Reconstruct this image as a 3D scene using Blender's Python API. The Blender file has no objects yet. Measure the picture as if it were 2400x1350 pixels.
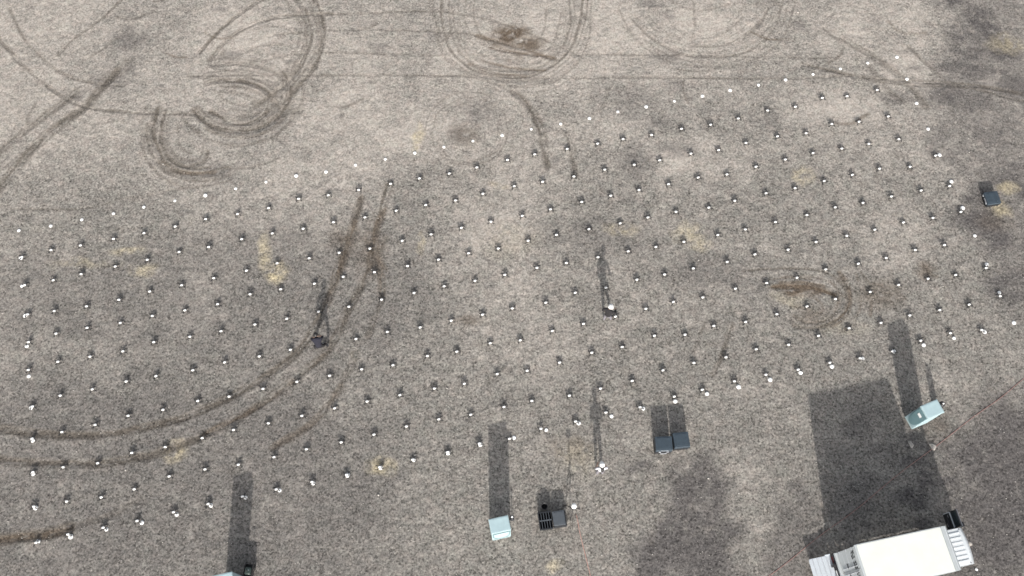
import bpy, bmesh, math, random
import numpy as np
from mathutils import Vector, Matrix, Quaternion
random.seed(7); rng = np.random.default_rng(7)
sc = bpy.context.scene
COL = sc.collection
R = math.radians

# ------------------------------------------------------------------ camera, sky, sun, exposure
SUN_EL, SHADOW_AZ = 24.0, -1.6          # degrees; shadows run almost due +Y
cam = bpy.data.cameras.new('camera'); cam.sensor_width = 36.0; cam.lens = 36.0*2300/2400
cam.clip_start = 0.5; cam.clip_end = 6000
camo = bpy.data.objects.new('camera', cam); COL.objects.link(camo)
camo.matrix_world = Matrix.Translation((0, 0, 43.179)) @ Matrix.Rotation(0.378552, 4, 'X') @ Matrix.Rotation(0.001753, 4, 'Z')
sc.camera = camo
world = bpy.data.worlds.new('World'); sc.world = world; world.use_nodes = True
wn = world.node_tree; wn.nodes.clear()
sky = wn.nodes.new('ShaderNodeTexSky'); sky.sky_type = 'NISHITA'; sky.sun_disc = False
sky.sun_elevation = R(SUN_EL); sky.sun_rotation = R(180 + SHADOW_AZ); sky.dust_density = 3.0; sky.air_density = 1.0
bg = wn.nodes.new('ShaderNodeBackground'); bg.inputs['Strength'].default_value = 0.135
wo = wn.nodes.new('ShaderNodeOutputWorld')
hsv = wn.nodes.new('ShaderNodeHueSaturation'); hsv.inputs['Saturation'].default_value = 0.3   # desaturated to a whiter sky, for neutral shadow fill
wn.links.new(sky.outputs[0], hsv.inputs['Color']); wn.links.new(hsv.outputs[0], bg.inputs[0]); wn.links.new(bg.outputs[0], wo.inputs[0])
sun = bpy.data.lights.new('sun', 'SUN'); sun.energy = 3.6; sun.angle = R(0.9); sun.color = (1.0, 0.95, 0.885)
suno = bpy.data.objects.new('sun', sun); COL.objects.link(suno)
ld = Vector((math.sin(R(SHADOW_AZ))*math.cos(R(SUN_EL)), math.cos(R(SHADOW_AZ))*math.cos(R(SUN_EL)), -math.sin(R(SUN_EL))))
suno.rotation_euler = ld.to_track_quat('-Z', 'Y').to_euler(); suno.location = (0, -40, 30)
vs = sc.view_settings; vs.view_transform = 'Standard'; vs.look = 'None'; vs.exposure = 0.70; vs.gamma = 1.0
vs.use_curve_mapping = False

# ------------------------------------------------------------------ measured layout, metres on the ground
DRONES=[(1,0,-23.43,18.68),(1,1,-22.11,19.06),(1,2,-20.73,19.3),(1,3,-19.2,19.65),(1,4,-17.78,19.96),(1,5,-16.31,20.31),(1,6,-14.88,20.7),(1,7,-13.37,20.98),(1,8,-11.89,21.32),(1,9,-10.46,21.81),(1,10,-9.02,22.02),(1,11,-7.55,22.31),(1,12,-5.99,22.66),(1,13,-4.58,22.96),(1,14,-3.12,23.24),(1,15,-1.76,23.58),(1,16,-0.24,24.01),(1,17,1.12,24.32),(1,18,2.75,24.63),(1,19,4.28,24.95),(1,20,5.56,25.19),(1,21,7.01,25.44),(1,22,8.55,25.81),(1,23,10.03,26.04),(1,24,11.46,26.41),(1,25,12.99,26.88),(1,26,14.43,27.11),(1,27,15.86,27.63),(1,28,17.15,27.74),(1,29,18.74,28.11),(2,0,-23.02,17.23),(2,1,-21.73,17.5),(2,2,-20.46,17.81),(2,3,-18.9,18.2),(2,4,-17.43,18.56),(2,5,-15.95,18.96),(2,6,-14.56,19.22),(2,7,-13.02,19.64),(2,8,-11.58,19.95),(2,9,-10.11,20.21),(2,10,-8.66,20.55),(2,11,-7.15,20.81),(2,12,-5.66,21.18),(2,13,-4.22,21.49),(2,14,-2.78,21.74),(2,15,-1.44,22.11),(2,16,0.1,22.53),(2,17,1.5,22.78),(2,18,3.05,23.08),(2,19,4.59,23.46),(2,20,6.06,23.74),(2,21,7.35,23.99),(2,22,8.92,24.37),(2,23,10.33,24.59),(2,24,11.73,24.99),(2,25,13.35,25.37),(2,26,14.81,25.56),(2,27,16.16,26.09),(2,28,17.56,26.22),(2,29,19.08,26.54),(3,0,-22.63,15.77),(3,1,-21.4,15.93),(3,2,-19.94,16.18),(3,3,-18.47,16.5),(3,4,-17.09,16.93),(3,5,-15.61,17.24),(3,6,-14.14,17.61),(3,7,-12.63,18.0),(3,8,-11.2,18.38),(3,9,-9.7,18.65),(3,10,-8.28,18.94),(3,11,-6.83,19.17),(3,12,-5.29,19.57),(3,13,-3.91,19.91),(3,14,-2.46,20.26),(3,15,-1.03,20.6),(3,16,0.49,20.91),(3,17,1.87,21.28),(3,18,3.4,21.68),(3,19,4.84,22.02),(3,20,6.24,22.34),(3,21,7.71,22.66),(3,22,9.2,23.03),(3,23,10.64,23.21),(3,24,12.11,23.64),(3,25,13.61,24.05),(3,26,15.03,24.43),(3,27,16.5,24.68),(3,28,17.89,24.95),(3,29,19.42,25.21),(4,0,-22.33,14.4),(4,1,-21.13,14.82),(4,2,-19.73,15.11),(4,3,-18.23,15.35),(4,4,-16.79,15.7),(4,5,-15.3,15.98),(4,6,-13.81,16.3),(4,7,-12.34,16.79),(4,8,-10.92,17.05),(4,9,-9.35,17.34),(4,10,-8.01,17.7),(4,11,-6.54,17.93),(4,12,-4.98,18.26),(4,13,-3.52,18.59),(4,14,-2.09,18.92),(4,15,-0.67,19.18),(4,16,0.77,19.58),(4,17,2.14,19.9),(4,18,3.72,20.21),(4,19,5.24,20.52),(4,20,6.6,20.83),(4,21,7.98,21.15),(4,22,9.6,21.38),(4,23,10.9,21.75),(4,24,12.47,22.16),(4,25,13.93,22.45),(4,26,15.41,22.85),(4,27,16.83,23.19),(4,28,18.23,23.54),(4,29,19.77,23.66),(4,30,21.14,24.3),(5,0,-22.09,13.07),(5,1,-20.81,13.45),(5,2,-19.38,13.71),(5,3,-17.91,13.97),(5,4,-16.55,14.41),(5,5,-14.91,14.68),(5,6,-13.5,14.95),(5,7,-11.96,15.29),(5,8,-10.5,15.59),(5,9,-9.04,15.92),(5,10,-7.65,16.19),(5,11,-6.13,16.54),(5,12,-4.61,16.88),(5,13,-3.21,17.22),(5,14,-1.75,17.5),(5,15,-0.34,17.81),(5,16,1.18,18.18),(5,17,2.59,18.42),(5,18,4.11,18.72),(5,19,5.57,19.03),(5,20,6.91,19.28),(5,21,8.27,19.53),(5,22,9.94,19.92),(5,23,11.28,20.2),(5,24,12.78,20.6),(5,25,14.35,20.98),(5,26,15.77,21.41),(5,27,17.17,21.66),(5,28,18.6,22.01),(5,29,20.12,22.34),(5,30,21.56,22.59),(6,0,-21.59,11.35),(6,1,-20.43,11.86),(6,2,-19.03,12.16),(6,3,-17.55,12.53),(6,4,-16.22,12.78),(6,5,-14.57,13.06),(6,6,-13.16,13.44),(6,7,-11.6,13.73),(6,8,-10.2,14.05),(6,9,-8.69,14.34),(6,10,-7.22,14.59),(6,11,-5.78,14.93),(6,12,-4.27,15.16),(6,13,-2.82,15.49),(6,14,-1.37,15.8),(6,15,0.02,16.11),(6,16,1.58,16.4),(6,17,2.98,16.9),(6,18,4.43,17.14),(6,19,5.91,17.57),(6,20,7.24,17.84),(6,21,8.63,18.16),(6,22,10.27,18.49),(6,23,11.63,18.89),(6,24,13.25,19.15),(6,25,14.63,19.55),(6,26,16.15,19.88),(6,27,17.55,20.21),(6,28,18.99,20.6),(6,29,20.46,20.84),(6,30,21.87,21.16),(7,0,-21.33,9.88),(7,1,-20.07,10.18),(7,2,-18.63,10.51),(7,3,-17.22,10.93),(7,4,-15.69,11.21),(7,5,-14.18,11.62),(7,6,-12.79,11.83),(7,7,-11.29,12.19),(7,8,-9.77,12.52),(7,9,-8.31,12.81),(7,10,-6.87,13.13),(7,11,-5.44,13.32),(7,12,-3.88,13.76),(7,13,-2.54,13.98),(7,14,-1.0,14.38),(7,15,0.39,14.54),(7,16,1.87,14.99),(7,17,3.33,15.35),(7,18,4.83,15.7),(7,19,6.27,16.1),(7,20,7.58,16.44),(7,21,8.98,16.67),(7,22,10.55,17.12),(7,23,12.05,17.41),(7,24,13.51,17.69),(7,25,14.93,18.11),(7,26,16.52,18.42),(7,27,17.89,18.71),(7,28,19.34,19.13),(7,29,20.79,19.4),(8,0,-21.03,8.39),(8,1,-19.74,8.61),(8,2,-18.25,8.79),(8,3,-16.81,9.25),(8,4,-15.37,9.51),(8,5,-13.78,9.92),(8,6,-12.42,10.29),(8,7,-10.9,10.59),(8,8,-9.42,10.94),(8,9,-7.97,11.29),(8,10,-6.53,11.61),(8,11,-5.06,11.9),(8,12,-3.52,12.22),(8,13,-2.16,12.44),(8,14,-0.67,12.91),(8,15,0.7,13.07),(8,16,2.18,13.47),(8,17,3.68,13.94),(8,18,5.09,14.22),(8,19,6.6,14.78),(8,20,8.02,14.82),(8,21,9.4,15.26),(8,22,10.89,15.45),(8,23,12.37,15.84),(8,24,13.83,16.24),(8,25,15.21,16.6),(8,26,16.89,16.96),(8,27,18.28,17.31),(8,28,19.72,17.64),(8,29,21.07,17.84),(8,30,22.59,18.21),(9,0,-20.72,6.89),(9,1,-19.35,7.12),(9,2,-17.87,7.3),(9,3,-16.48,7.65),(9,4,-15.02,8.21),(9,5,-13.48,8.53),(9,6,-12.04,8.74),(9,7,-10.5,9.07),(9,8,-9.1,9.42),(9,9,-7.58,9.74),(9,10,-6.14,10.09),(9,11,-4.7,10.46),(9,12,-3.27,10.8),(9,13,-1.84,11.01),(9,14,-0.36,11.37),(9,15,0.91,11.65),(9,16,2.61,11.9),(9,17,4.02,12.23),(9,18,5.48,12.6),(9,19,6.91,13.1),(9,20,8.34,13.47),(9,21,9.84,13.73),(9,22,11.26,14.12),(9,23,12.78,14.34),(9,24,14.21,14.78),(9,25,15.68,15.16),(9,26,17.19,15.42),(9,27,18.58,15.79),(9,28,20.03,16.06),(9,29,21.45,16.34),(9,30,22.97,16.76),(10,0,-20.35,5.37),(10,1,-19.04,5.72),(10,2,-17.57,6.0),(10,3,-16.15,6.29),(10,4,-14.63,6.66),(10,5,-13.17,7.01),(10,6,-11.72,7.34),(10,7,-10.28,7.65),(10,8,-8.74,7.98),(10,9,-7.25,8.3),(10,10,-5.81,8.64),(10,11,-4.36,8.97),(10,12,-2.84,9.31),(10,13,-1.44,9.7),(10,14,-0.11,9.91),(10,15,1.31,10.37),(10,16,2.86,10.7),(10,17,4.23,11.12),(10,18,5.77,11.36),(10,19,7.35,11.86),(10,20,8.64,12.19),(10,21,10.13,12.58),(10,22,11.6,12.9),(10,23,13.1,13.14),(10,24,14.58,13.47),(10,25,15.99,13.69),(10,26,17.53,14.03),(10,27,18.91,14.55),(10,28,20.34,14.92),(10,29,21.82,15.07)]
MARKS=[(0,0,-23.9,20.13),(1,0,-22.4,20.38),(2,0,-20.94,20.71),(3,0,-19.46,21.05),(4,0,-18.02,21.4),(5,0,-16.55,21.75),(6,0,-15.09,22.05),(7,0,-13.64,22.43),(8,0,-12.18,22.8),(9,0,-10.71,23.14),(10,0,-9.25,23.37),(11,0,-7.81,23.76),(12,0,-6.34,24.09),(13,0,-4.88,24.44),(14,0,-3.43,24.79),(15,0,-1.98,25.13),(16,0,-0.51,25.47),(17,0,0.96,25.83),(18,0,2.46,26.14),(19,0,3.92,26.47),(20,0,5.38,26.85),(21,0,6.84,27.16),(22,0,8.3,27.49),(23,0,9.76,27.8),(24,0,11.21,28.15),(25,0,12.7,28.47),(26,0,14.13,28.79),(27,0,15.59,29.13),(28,0,17.05,29.47),(29,0,18.51,29.82),(30,0,20.09,30.2),(30,1,20.41,28.84),(30,2,20.69,27.38),(30,3,21.05,25.88),(30,4,21.39,24.39),(30,5,21.73,22.88),(30,6,22.04,21.42),(30,7,22.39,19.94),(30,8,22.71,18.43),(30,9,23.03,16.97),(30,10,23.45,15.47),(0,1,-23.54,18.68),(0,2,-23.2,17.23),(0,3,-22.79,15.74),(0,4,-22.43,14.25),(0,5,-22.07,12.79),(0,6,-21.7,11.31),(0,7,-21.36,9.84),(0,8,-21.07,8.34),(0,9,-20.68,6.85),(0,10,-20.32,5.43),(1,10,-18.95,5.63),(2,10,-17.47,5.94),(3,10,-15.98,6.23),(4,10,-14.52,6.58),(5,10,-13.08,6.97),(6,10,-11.61,7.31),(7,10,-10.15,7.63),(8,10,-8.7,7.94),(9,10,-7.22,8.3),(10,10,-5.78,8.62),(11,10,-4.33,8.97),(12,10,-2.83,9.29),(13,10,-1.4,9.67),(14,10,0.09,9.98),(15,10,1.54,10.34),(16,10,3.0,10.65),(17,10,4.49,10.97),(18,10,5.94,11.33),(19,10,7.4,11.67),(20,10,8.86,12.02),(21,10,10.32,12.35),(22,10,11.79,12.69),(23,10,13.22,13.03),(24,10,14.69,13.33),(25,10,16.15,13.71),(26,10,17.63,14.06),(27,10,19.06,14.37),(28,10,20.52,14.71),(29,10,21.99,15.02)]
TRACKS=[(0.34,0.95,0,[(-24.08,10.44),(-22.92,10.35),(-20.96,10.1),(-18.48,10.06),(-16.61,10.36),(-14.76,10.85),(-12.94,11.74),(-10.94,13.05),(-9.67,14.29),(-8.82,16.19),(-8.17,18.59),(-7.69,20.62),(-7.45,21.9)]),(0.34,0.85,0,[(-23.8,9.05),(-22.64,8.94),(-20.73,8.81),(-18.28,8.8),(-16.43,9.07),(-15.16,9.45),(-13.71,10.07),(-11.55,11.35),(-9.75,12.85),(-8.47,14.08),(-7.62,16.19),(-6.91,17.93),(-6.7,19.71),(-6.29,21.78),(-6.08,22.61)]),(0.3,0.6,0,[(-6.08,19.71),(-6.54,18.59),(-6.18,17.49),(-6.25,16.19),(-6.73,14.71)]),(0.42,1.0,0,[(-23.04,5.31),(-21.97,5.5),(-20.36,5.68),(-19.03,5.99)]),(0.3,0.45,0,[(-19.03,5.99),(-17.72,6.4),(-16.17,7.23)]),(0.3,0.5,0,[(-10.61,9.5),(-8.81,10.76),(-7.77,12.45),(-7.18,13.88)]),(0.3,0.95,0,[(-18.05,26.98),(-18.15,26.11),(-18.03,25.24),(-17.63,24.33),(-17.01,23.66),(-16.1,23.23),(-15.05,23.23),(-14.12,23.52)]),(0.2,0.85,0,[(-17.75,26.66),(-17.79,25.86),(-17.59,24.87),(-17.05,24.02),(-16.36,23.61),(-15.51,23.54)]),(0.24,0.7,0,[(-16.15,23.61),(-15.44,23.9),(-15.26,24.51)]),(0.33,0.95,0,[(-16.23,26.91),(-15.37,26.06),(-14.25,25.67),(-13.17,25.67),(-12.15,26.24),(-11.62,27.12),(-11.45,28.27),(-11.97,29.18)]),(0.27,0.95,0,[(-15.35,26.81),(-14.53,26.29),(-13.43,26.12),(-12.57,26.62),(-12.34,27.38),(-12.75,28.09),(-13.9,28.6),(-15.02,28.71),(-15.77,28.52)]),(0.27,0.6,0,[(-15.68,29.64),(-14.24,29.7),(-12.88,29.44),(-11.94,28.79),(-11.52,27.76)]),(0.3,0.8,0,[(-11.97,34.32),(-11.14,33.21),(-10.74,32.11),(-10.69,30.9),(-11.11,29.44),(-11.99,28.09),(-13.1,27.12)]),(0.33,0.85,0,[(-10.87,34.33),(-10.26,32.94),(-10.0,31.57),(-10.1,30.24),(-10.72,28.79),(-11.59,27.38)]),(0.22,0.85,0,[(-16.36,30.36),(-15.76,31.35),(-14.87,32.52),(-13.94,33.43),(-13.09,34.1)]),(0.22,0.75,0,[(-15.78,29.96),(-15.07,31.16),(-14.03,32.05),(-12.73,32.6),(-10.93,32.8),(-9.57,32.86)]),(0.18,0.55,0,[(-12.28,27.76),(-11.18,27.68),(-10.12,27.48)]),(0.14,0.55,0,[(-16.81,28.96),(-11.07,29.03),(-4.44,28.99),(2.19,28.9),(6.61,28.91),(11.02,28.86),(14.34,28.87),(17.67,29.03)]),(0.12,0.5,0,[(-15.54,29.43),(-11.18,30.29),(-7.84,30.37),(-4.48,30.25),(2.21,30.31),(6.67,30.32),(11.13,30.23),(16.69,30.13)]),(0.12,0.6,0,[(-9.57,32.86),(-6.85,32.94),(-4.58,33.06),(-2.3,32.79),(-0.02,32.08),(2.0,31.06),(3.99,30.0)]),(0.12,0.5,0,[(-12.63,31.51),(-9.95,31.79),(-6.79,31.85),(-2.28,31.59),(-0.02,30.79)]),(0.2,0.85,0,[(15.09,29.76),(17.67,29.03),(20.28,28.73),(22.46,28.58),(24.83,28.27),(27.56,27.66)]),(0.14,0.7,0,[(17.65,28.85),(20.9,28.47),(23.3,28.35),(26.22,27.51)]),(0.08,0.5,0,[(-4.11,25.64),(-3.82,26.76),(-3.08,27.4),(-2.21,27.7),(-1.11,27.4),(-0.49,26.84),(-0.23,25.89),(-0.38,24.91),(-1.08,24.05),(-2.14,23.74),(-3.21,24.05),(-3.87,24.78),(-4.11,25.64)]),(0.07,0.45,0,[(-4.44,25.76),(-4.15,26.89),(-3.3,27.78),(-2.21,28.04),(-0.89,27.71)]),(0.07,0.6,0,[(-3.77,25.14),(-3.21,24.22),(-2.14,23.93),(-0.87,24.46),(-0.44,25.15)]),(0.1,0.65,0,[(-2.43,34.06),(-2.57,32.68),(-2.28,31.73),(-1.82,31.46)]),(0.14,0.8,0,[(-3.79,34.06),(-3.69,32.13),(-3.27,30.65),(-2.35,29.59),(-1.12,29.05),(0.42,28.89),(1.98,29.52),(3.11,30.8),(3.65,32.69),(3.75,34.08)]),(0.14,0.7,0,[(-2.82,30.52),(-2.02,29.72),(-0.68,29.33),(1.09,29.42),(2.43,30.39),(3.03,32.14),(3.06,33.8)]),(0.12,0.5,0,[(-2.58,29.99),(-1.34,28.68),(0.2,28.3),(2.19,28.69),(3.54,30.0)]),(0.1,0.6,0,[(3.4,33.8),(3.83,32.69),(4.06,32.56)]),(0.12,0.65,0,[(6.28,32.7),(7.18,31.48),(8.47,30.54),(10.01,30.17),(11.81,30.33),(13.23,31.22),(14.16,32.71),(14.53,34.1)]),(0.1,0.5,0,[(7.22,32.29),(8.29,31.21),(9.83,30.81),(11.42,31.08),(12.86,32.16),(13.65,33.26)]),(0.1,0.5,0,[(8.22,34.09),(9.09,33.31),(10.22,33.15),(11.62,33.54)]),(0.1,0.5,0,[(9.7,33.81),(9.65,32.16),(9.45,31.08),(10.06,30.81)]),(0.12,0.55,0,[(12.12,31.35),(13.1,32.3),(13.65,33.26)]),(0.1,0.5,0,[(7.54,29.74),(8.84,29.35),(10.17,29.28)]),(0.2,0.75,0,[(-27.82,32.08),(-26.39,30.52),(-25.03,29.15),(-23.25,27.81),(-21.82,27.1),(-20.03,26.8),(-18.27,26.71),(-15.88,26.66)]),(0.16,0.7,0,[(-26.86,33.18),(-25.91,31.54),(-24.77,30.21),(-23.23,29.03),(-21.6,28.49),(-20.04,28.39)]),(0.45,0.85,0,[(-25.76,21.74),(-24.96,23.04),(-24.17,24.49),(-23.12,25.85),(-21.82,27.1),(-21.12,28.25),(-20.51,29.29)]),(0.4,0.7,0,[(-26.19,23.88),(-24.97,25.35),(-23.69,26.6),(-22.4,27.99)]),(0.14,0.7,0,[(-23.77,30.21),(-23.14,31.14),(-22.28,32.04),(-21.42,33.05),(-20.67,34.17)]),(0.12,0.55,0,[(-22.66,29.55),(-21.49,30.61),(-20.33,31.82)]),(0.1,0.45,0,[(-25.46,23.4),(-23.85,25.1),(-22.26,25.85),(-20.16,26.23)]),(0.12,0.5,0,[(-14.23,23.54),(-12.76,23.71),(-11.74,24.15)]),(0.14,0.5,0,[(-24.42,21.28),(-21.29,21.29),(-19.27,21.76),(-17.65,22.11),(-16.22,22.47)]),(0.36,0.9,0,[(0.09,28.04),(0.86,27.15),(1.33,26.14),(1.6,25.03),(1.8,23.7)]),(0.3,0.75,0,[(2.54,26.2),(2.91,25.16),(3.04,24.13),(3.12,23.22)]),(0.2,0.6,0,[(-0.68,28.42),(0.31,27.78),(1.07,26.85)]),(0.12,0.8,0,[(10.98,18.0),(12.22,18.18),(13.65,18.23),(14.85,18.06),(15.51,17.64)]),(0.2,0.8,0,[(15.51,17.64),(15.84,16.99),(15.76,16.34),(15.34,15.76),(14.63,15.27),(13.82,15.17),(13.14,15.29)]),(0.1,0.5,0,[(15.42,17.75),(15.56,16.88),(15.4,16.23),(14.87,15.59)]),(0.14,0.55,0,[(8.96,15.37),(8.61,14.53),(8.38,14.01)]),(0.22,0.65,0,[(10.26,15.37),(9.93,14.53),(9.63,13.7),(9.18,12.89)]),(0.12,0.55,0,[(13.49,7.1),(13.55,6.46),(13.67,5.92)]),(0.1,-0.6,0,[(13.58,7.38),(13.64,6.64),(13.79,5.74)]),(0.12,-0.45,0,[(18.13,8.88),(18.33,8.32),(18.44,7.85)]),(0.2,-0.35,0,[(-19.48,4.88),(-18.24,5.06),(-16.84,5.5),(-15.99,5.95)]),(0.5,0.6,0,[(-12.97,25.87),(-11.94,26.37),(-11.27,27.38)]),(0.4,0.6,0,[(-12.26,27.5),(-11.65,26.82),(-10.89,26.82)]),(0.5,0.5,0,[(-18.27,25.86),(-18.23,25.11),(-17.88,24.58)]),(0.35,0.55,0,[(-17.55,23.78),(-16.53,23.23),(-15.46,23.13)]),(0.5,0.55,0,[(-11.13,29.71),(-11.3,29.05),(-11.78,28.27)]),(0.3,0.5,0,[(-13.92,26.61),(-12.83,26.57),(-11.99,26.97)]),(0.6,0.5,0,[(-21.18,28.64),(-20.49,29.16),(-20.01,29.69)]),(0.25,0.5,0,[(-8.25,19.71),(-7.94,18.81),(-8.23,17.92)]),(0.5,0.6,0,[(-7.66,20.16),(-7.91,19.26),(-8.16,18.37)]),(0.5,0.55,0,[(-6.46,21.09),(-6.76,19.71),(-6.43,18.37)]),(0.3,0.5,0,[(-1.13,29.73),(0.64,29.34),(2.2,29.73)]),(0.3,0.45,0,[(-2.23,29.2),(-0.02,28.68),(1.97,28.9)]),(0.1,0.5,0,[(-3.22,33.51),(-2.96,31.86),(-2.03,30.57),(-0.47,29.99),(1.09,30.21),(2.22,31.2),(2.59,32.96)]),(0.1,0.45,0,[(-2.08,33.23),(-1.83,31.86),(-0.92,30.84),(0.43,30.74),(1.55,31.6),(1.8,33.24)]),(0.1,0.45,0,[(-4.12,32.95),(-3.84,31.05),(-2.79,29.46),(-1.12,28.55),(0.64,28.43),(2.41,28.95),(3.9,30.8),(4.19,33.24)]),(0.1,0.4,0,[(5.67,33.25),(6.5,31.34),(8.0,30.01),(9.97,29.62),(12.21,29.89),(14.13,31.22),(15.02,33.27)]),(0.08,0.4,0,[(8.15,32.7),(8.99,31.61),(10.09,31.35),(11.25,31.75),(12.23,32.71)]),(0.1,0.4,0,[(-15.39,28.14),(-14.43,27.37),(-13.32,27.12),(-12.81,27.5)]),(0.1,0.4,0,[(-17.51,25.86),(-17.15,24.75),(-16.42,24.09),(-15.68,24.14),(-15.45,24.87)]),(0.1,0.4,0,[(-15.25,30.76),(-14.22,31.7),(-12.68,32.11),(-11.28,31.57)]),(0.1,0.4,0,[(-14.71,29.96),(-13.45,30.76),(-12.12,30.9),(-11.19,30.5)]),(0.2,0.55,0,[(20.81,30.83),(21.54,29.77),(22.28,28.86)]),(0.35,0.6,0,[(16.45,31.9),(17.5,31.23),(18.72,30.3),(19.91,29.25),(20.64,28.21),(21.14,27.19)]),(0.3,0.55,0,[(18.62,29.51),(19.14,28.47),(19.89,27.57)]),(0.15,-0.5,0,[(23.32,32.46),(24.01,31.24),(24.7,30.04)])]
TRACKS+=[(0.3,1.0,1,[(12.43,17.2),(13.14,17.29),(13.95,17.24),(14.63,17.05),(15.21,16.81)]),(0.2,0.8,1,[(12.75,17.44),(13.77,17.44),(14.76,17.27)]),(0.22,0.7,1,[(15.61,17.97),(15.93,17.27),(15.92,16.55),(15.55,15.81),(14.82,15.21)]),(0.15,0.6,1,[(16.67,17.97),(16.92,17.42),(16.94,16.66),(16.79,15.81)]),(0.2,0.5,1,[(17.11,17.42),(17.89,17.27),(18.34,16.88)]),(0.2,0.5,1,[(17.1,16.66),(17.89,16.56),(18.51,16.67)]),(0.15,0.5,1,[(13.19,15.8),(13.95,15.46),(14.76,15.55)]),(0.12,0.5,1,[(12.85,16.4),(13.63,16.19),(14.4,15.91)]),(0.25,0.8,1,[(-1.82,31.46),(-0.47,31.06),(0.87,30.58),(2.21,30.05)]),(0.2,0.8,1,[(-1.14,30.79),(-0.02,30.47),(1.32,30.26)]),(0.15,0.7,1,[(-0.93,31.86),(-0.02,31.46),(1.1,31.27)]),(0.12,0.6,1,[(-1.58,29.99),(-0.02,29.47),(1.75,29.34)]),(0.14,0.6,1,[(-2.24,29.72),(-0.9,29.15),(0.64,29.0)]),(0.3,0.6,1,[(-23.04,5.31),(-21.96,5.44),(-20.35,5.62),(-19.02,5.91)]),(0.3,0.45,1,[(-7.69,20.62),(-7.91,19.26),(-8.23,17.92),(-8.63,16.4)]),(0.3,0.55,1,[(-6.27,21.32),(-6.64,19.71),(-6.32,18.37),(-6.15,16.84)]),(0.3,0.5,1,[(-7.22,19.71),(-6.55,18.81),(-6.11,18.15)]),(0.2,0.5,1,[(-13.71,10.07),(-11.55,11.31),(-9.74,12.75),(-8.65,13.88)]),(0.2,0.5,1,[(19.59,18.42),(19.82,17.98),(20.2,17.76)]),(0.3,0.4,1,[(-10.61,9.5),(-8.81,10.76),(-7.76,12.35)]),(0.12,0.5,1,[(-2.39,15.56),(-1.79,15.6)]),(0.2,0.5,1,[(-17.57,23.9),(-16.54,23.3),(-14.84,23.3)]),(0.1,0.55,1,[(12.79,17.74),(14.21,17.79),(15.28,17.36),(15.38,16.55),(14.78,15.7),(13.75,15.42)]),(0.1,0.5,1,[(12.17,17.63),(13.2,17.79),(14.19,17.64)]),(0.1,0.5,1,[(16.37,17.97),(16.49,16.88),(16.2,15.91),(15.5,15.07)]),(0.12,0.5,1,[(13.3,16.87),(14.29,16.66),(14.63,16.12),(13.98,15.7)])]
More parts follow.
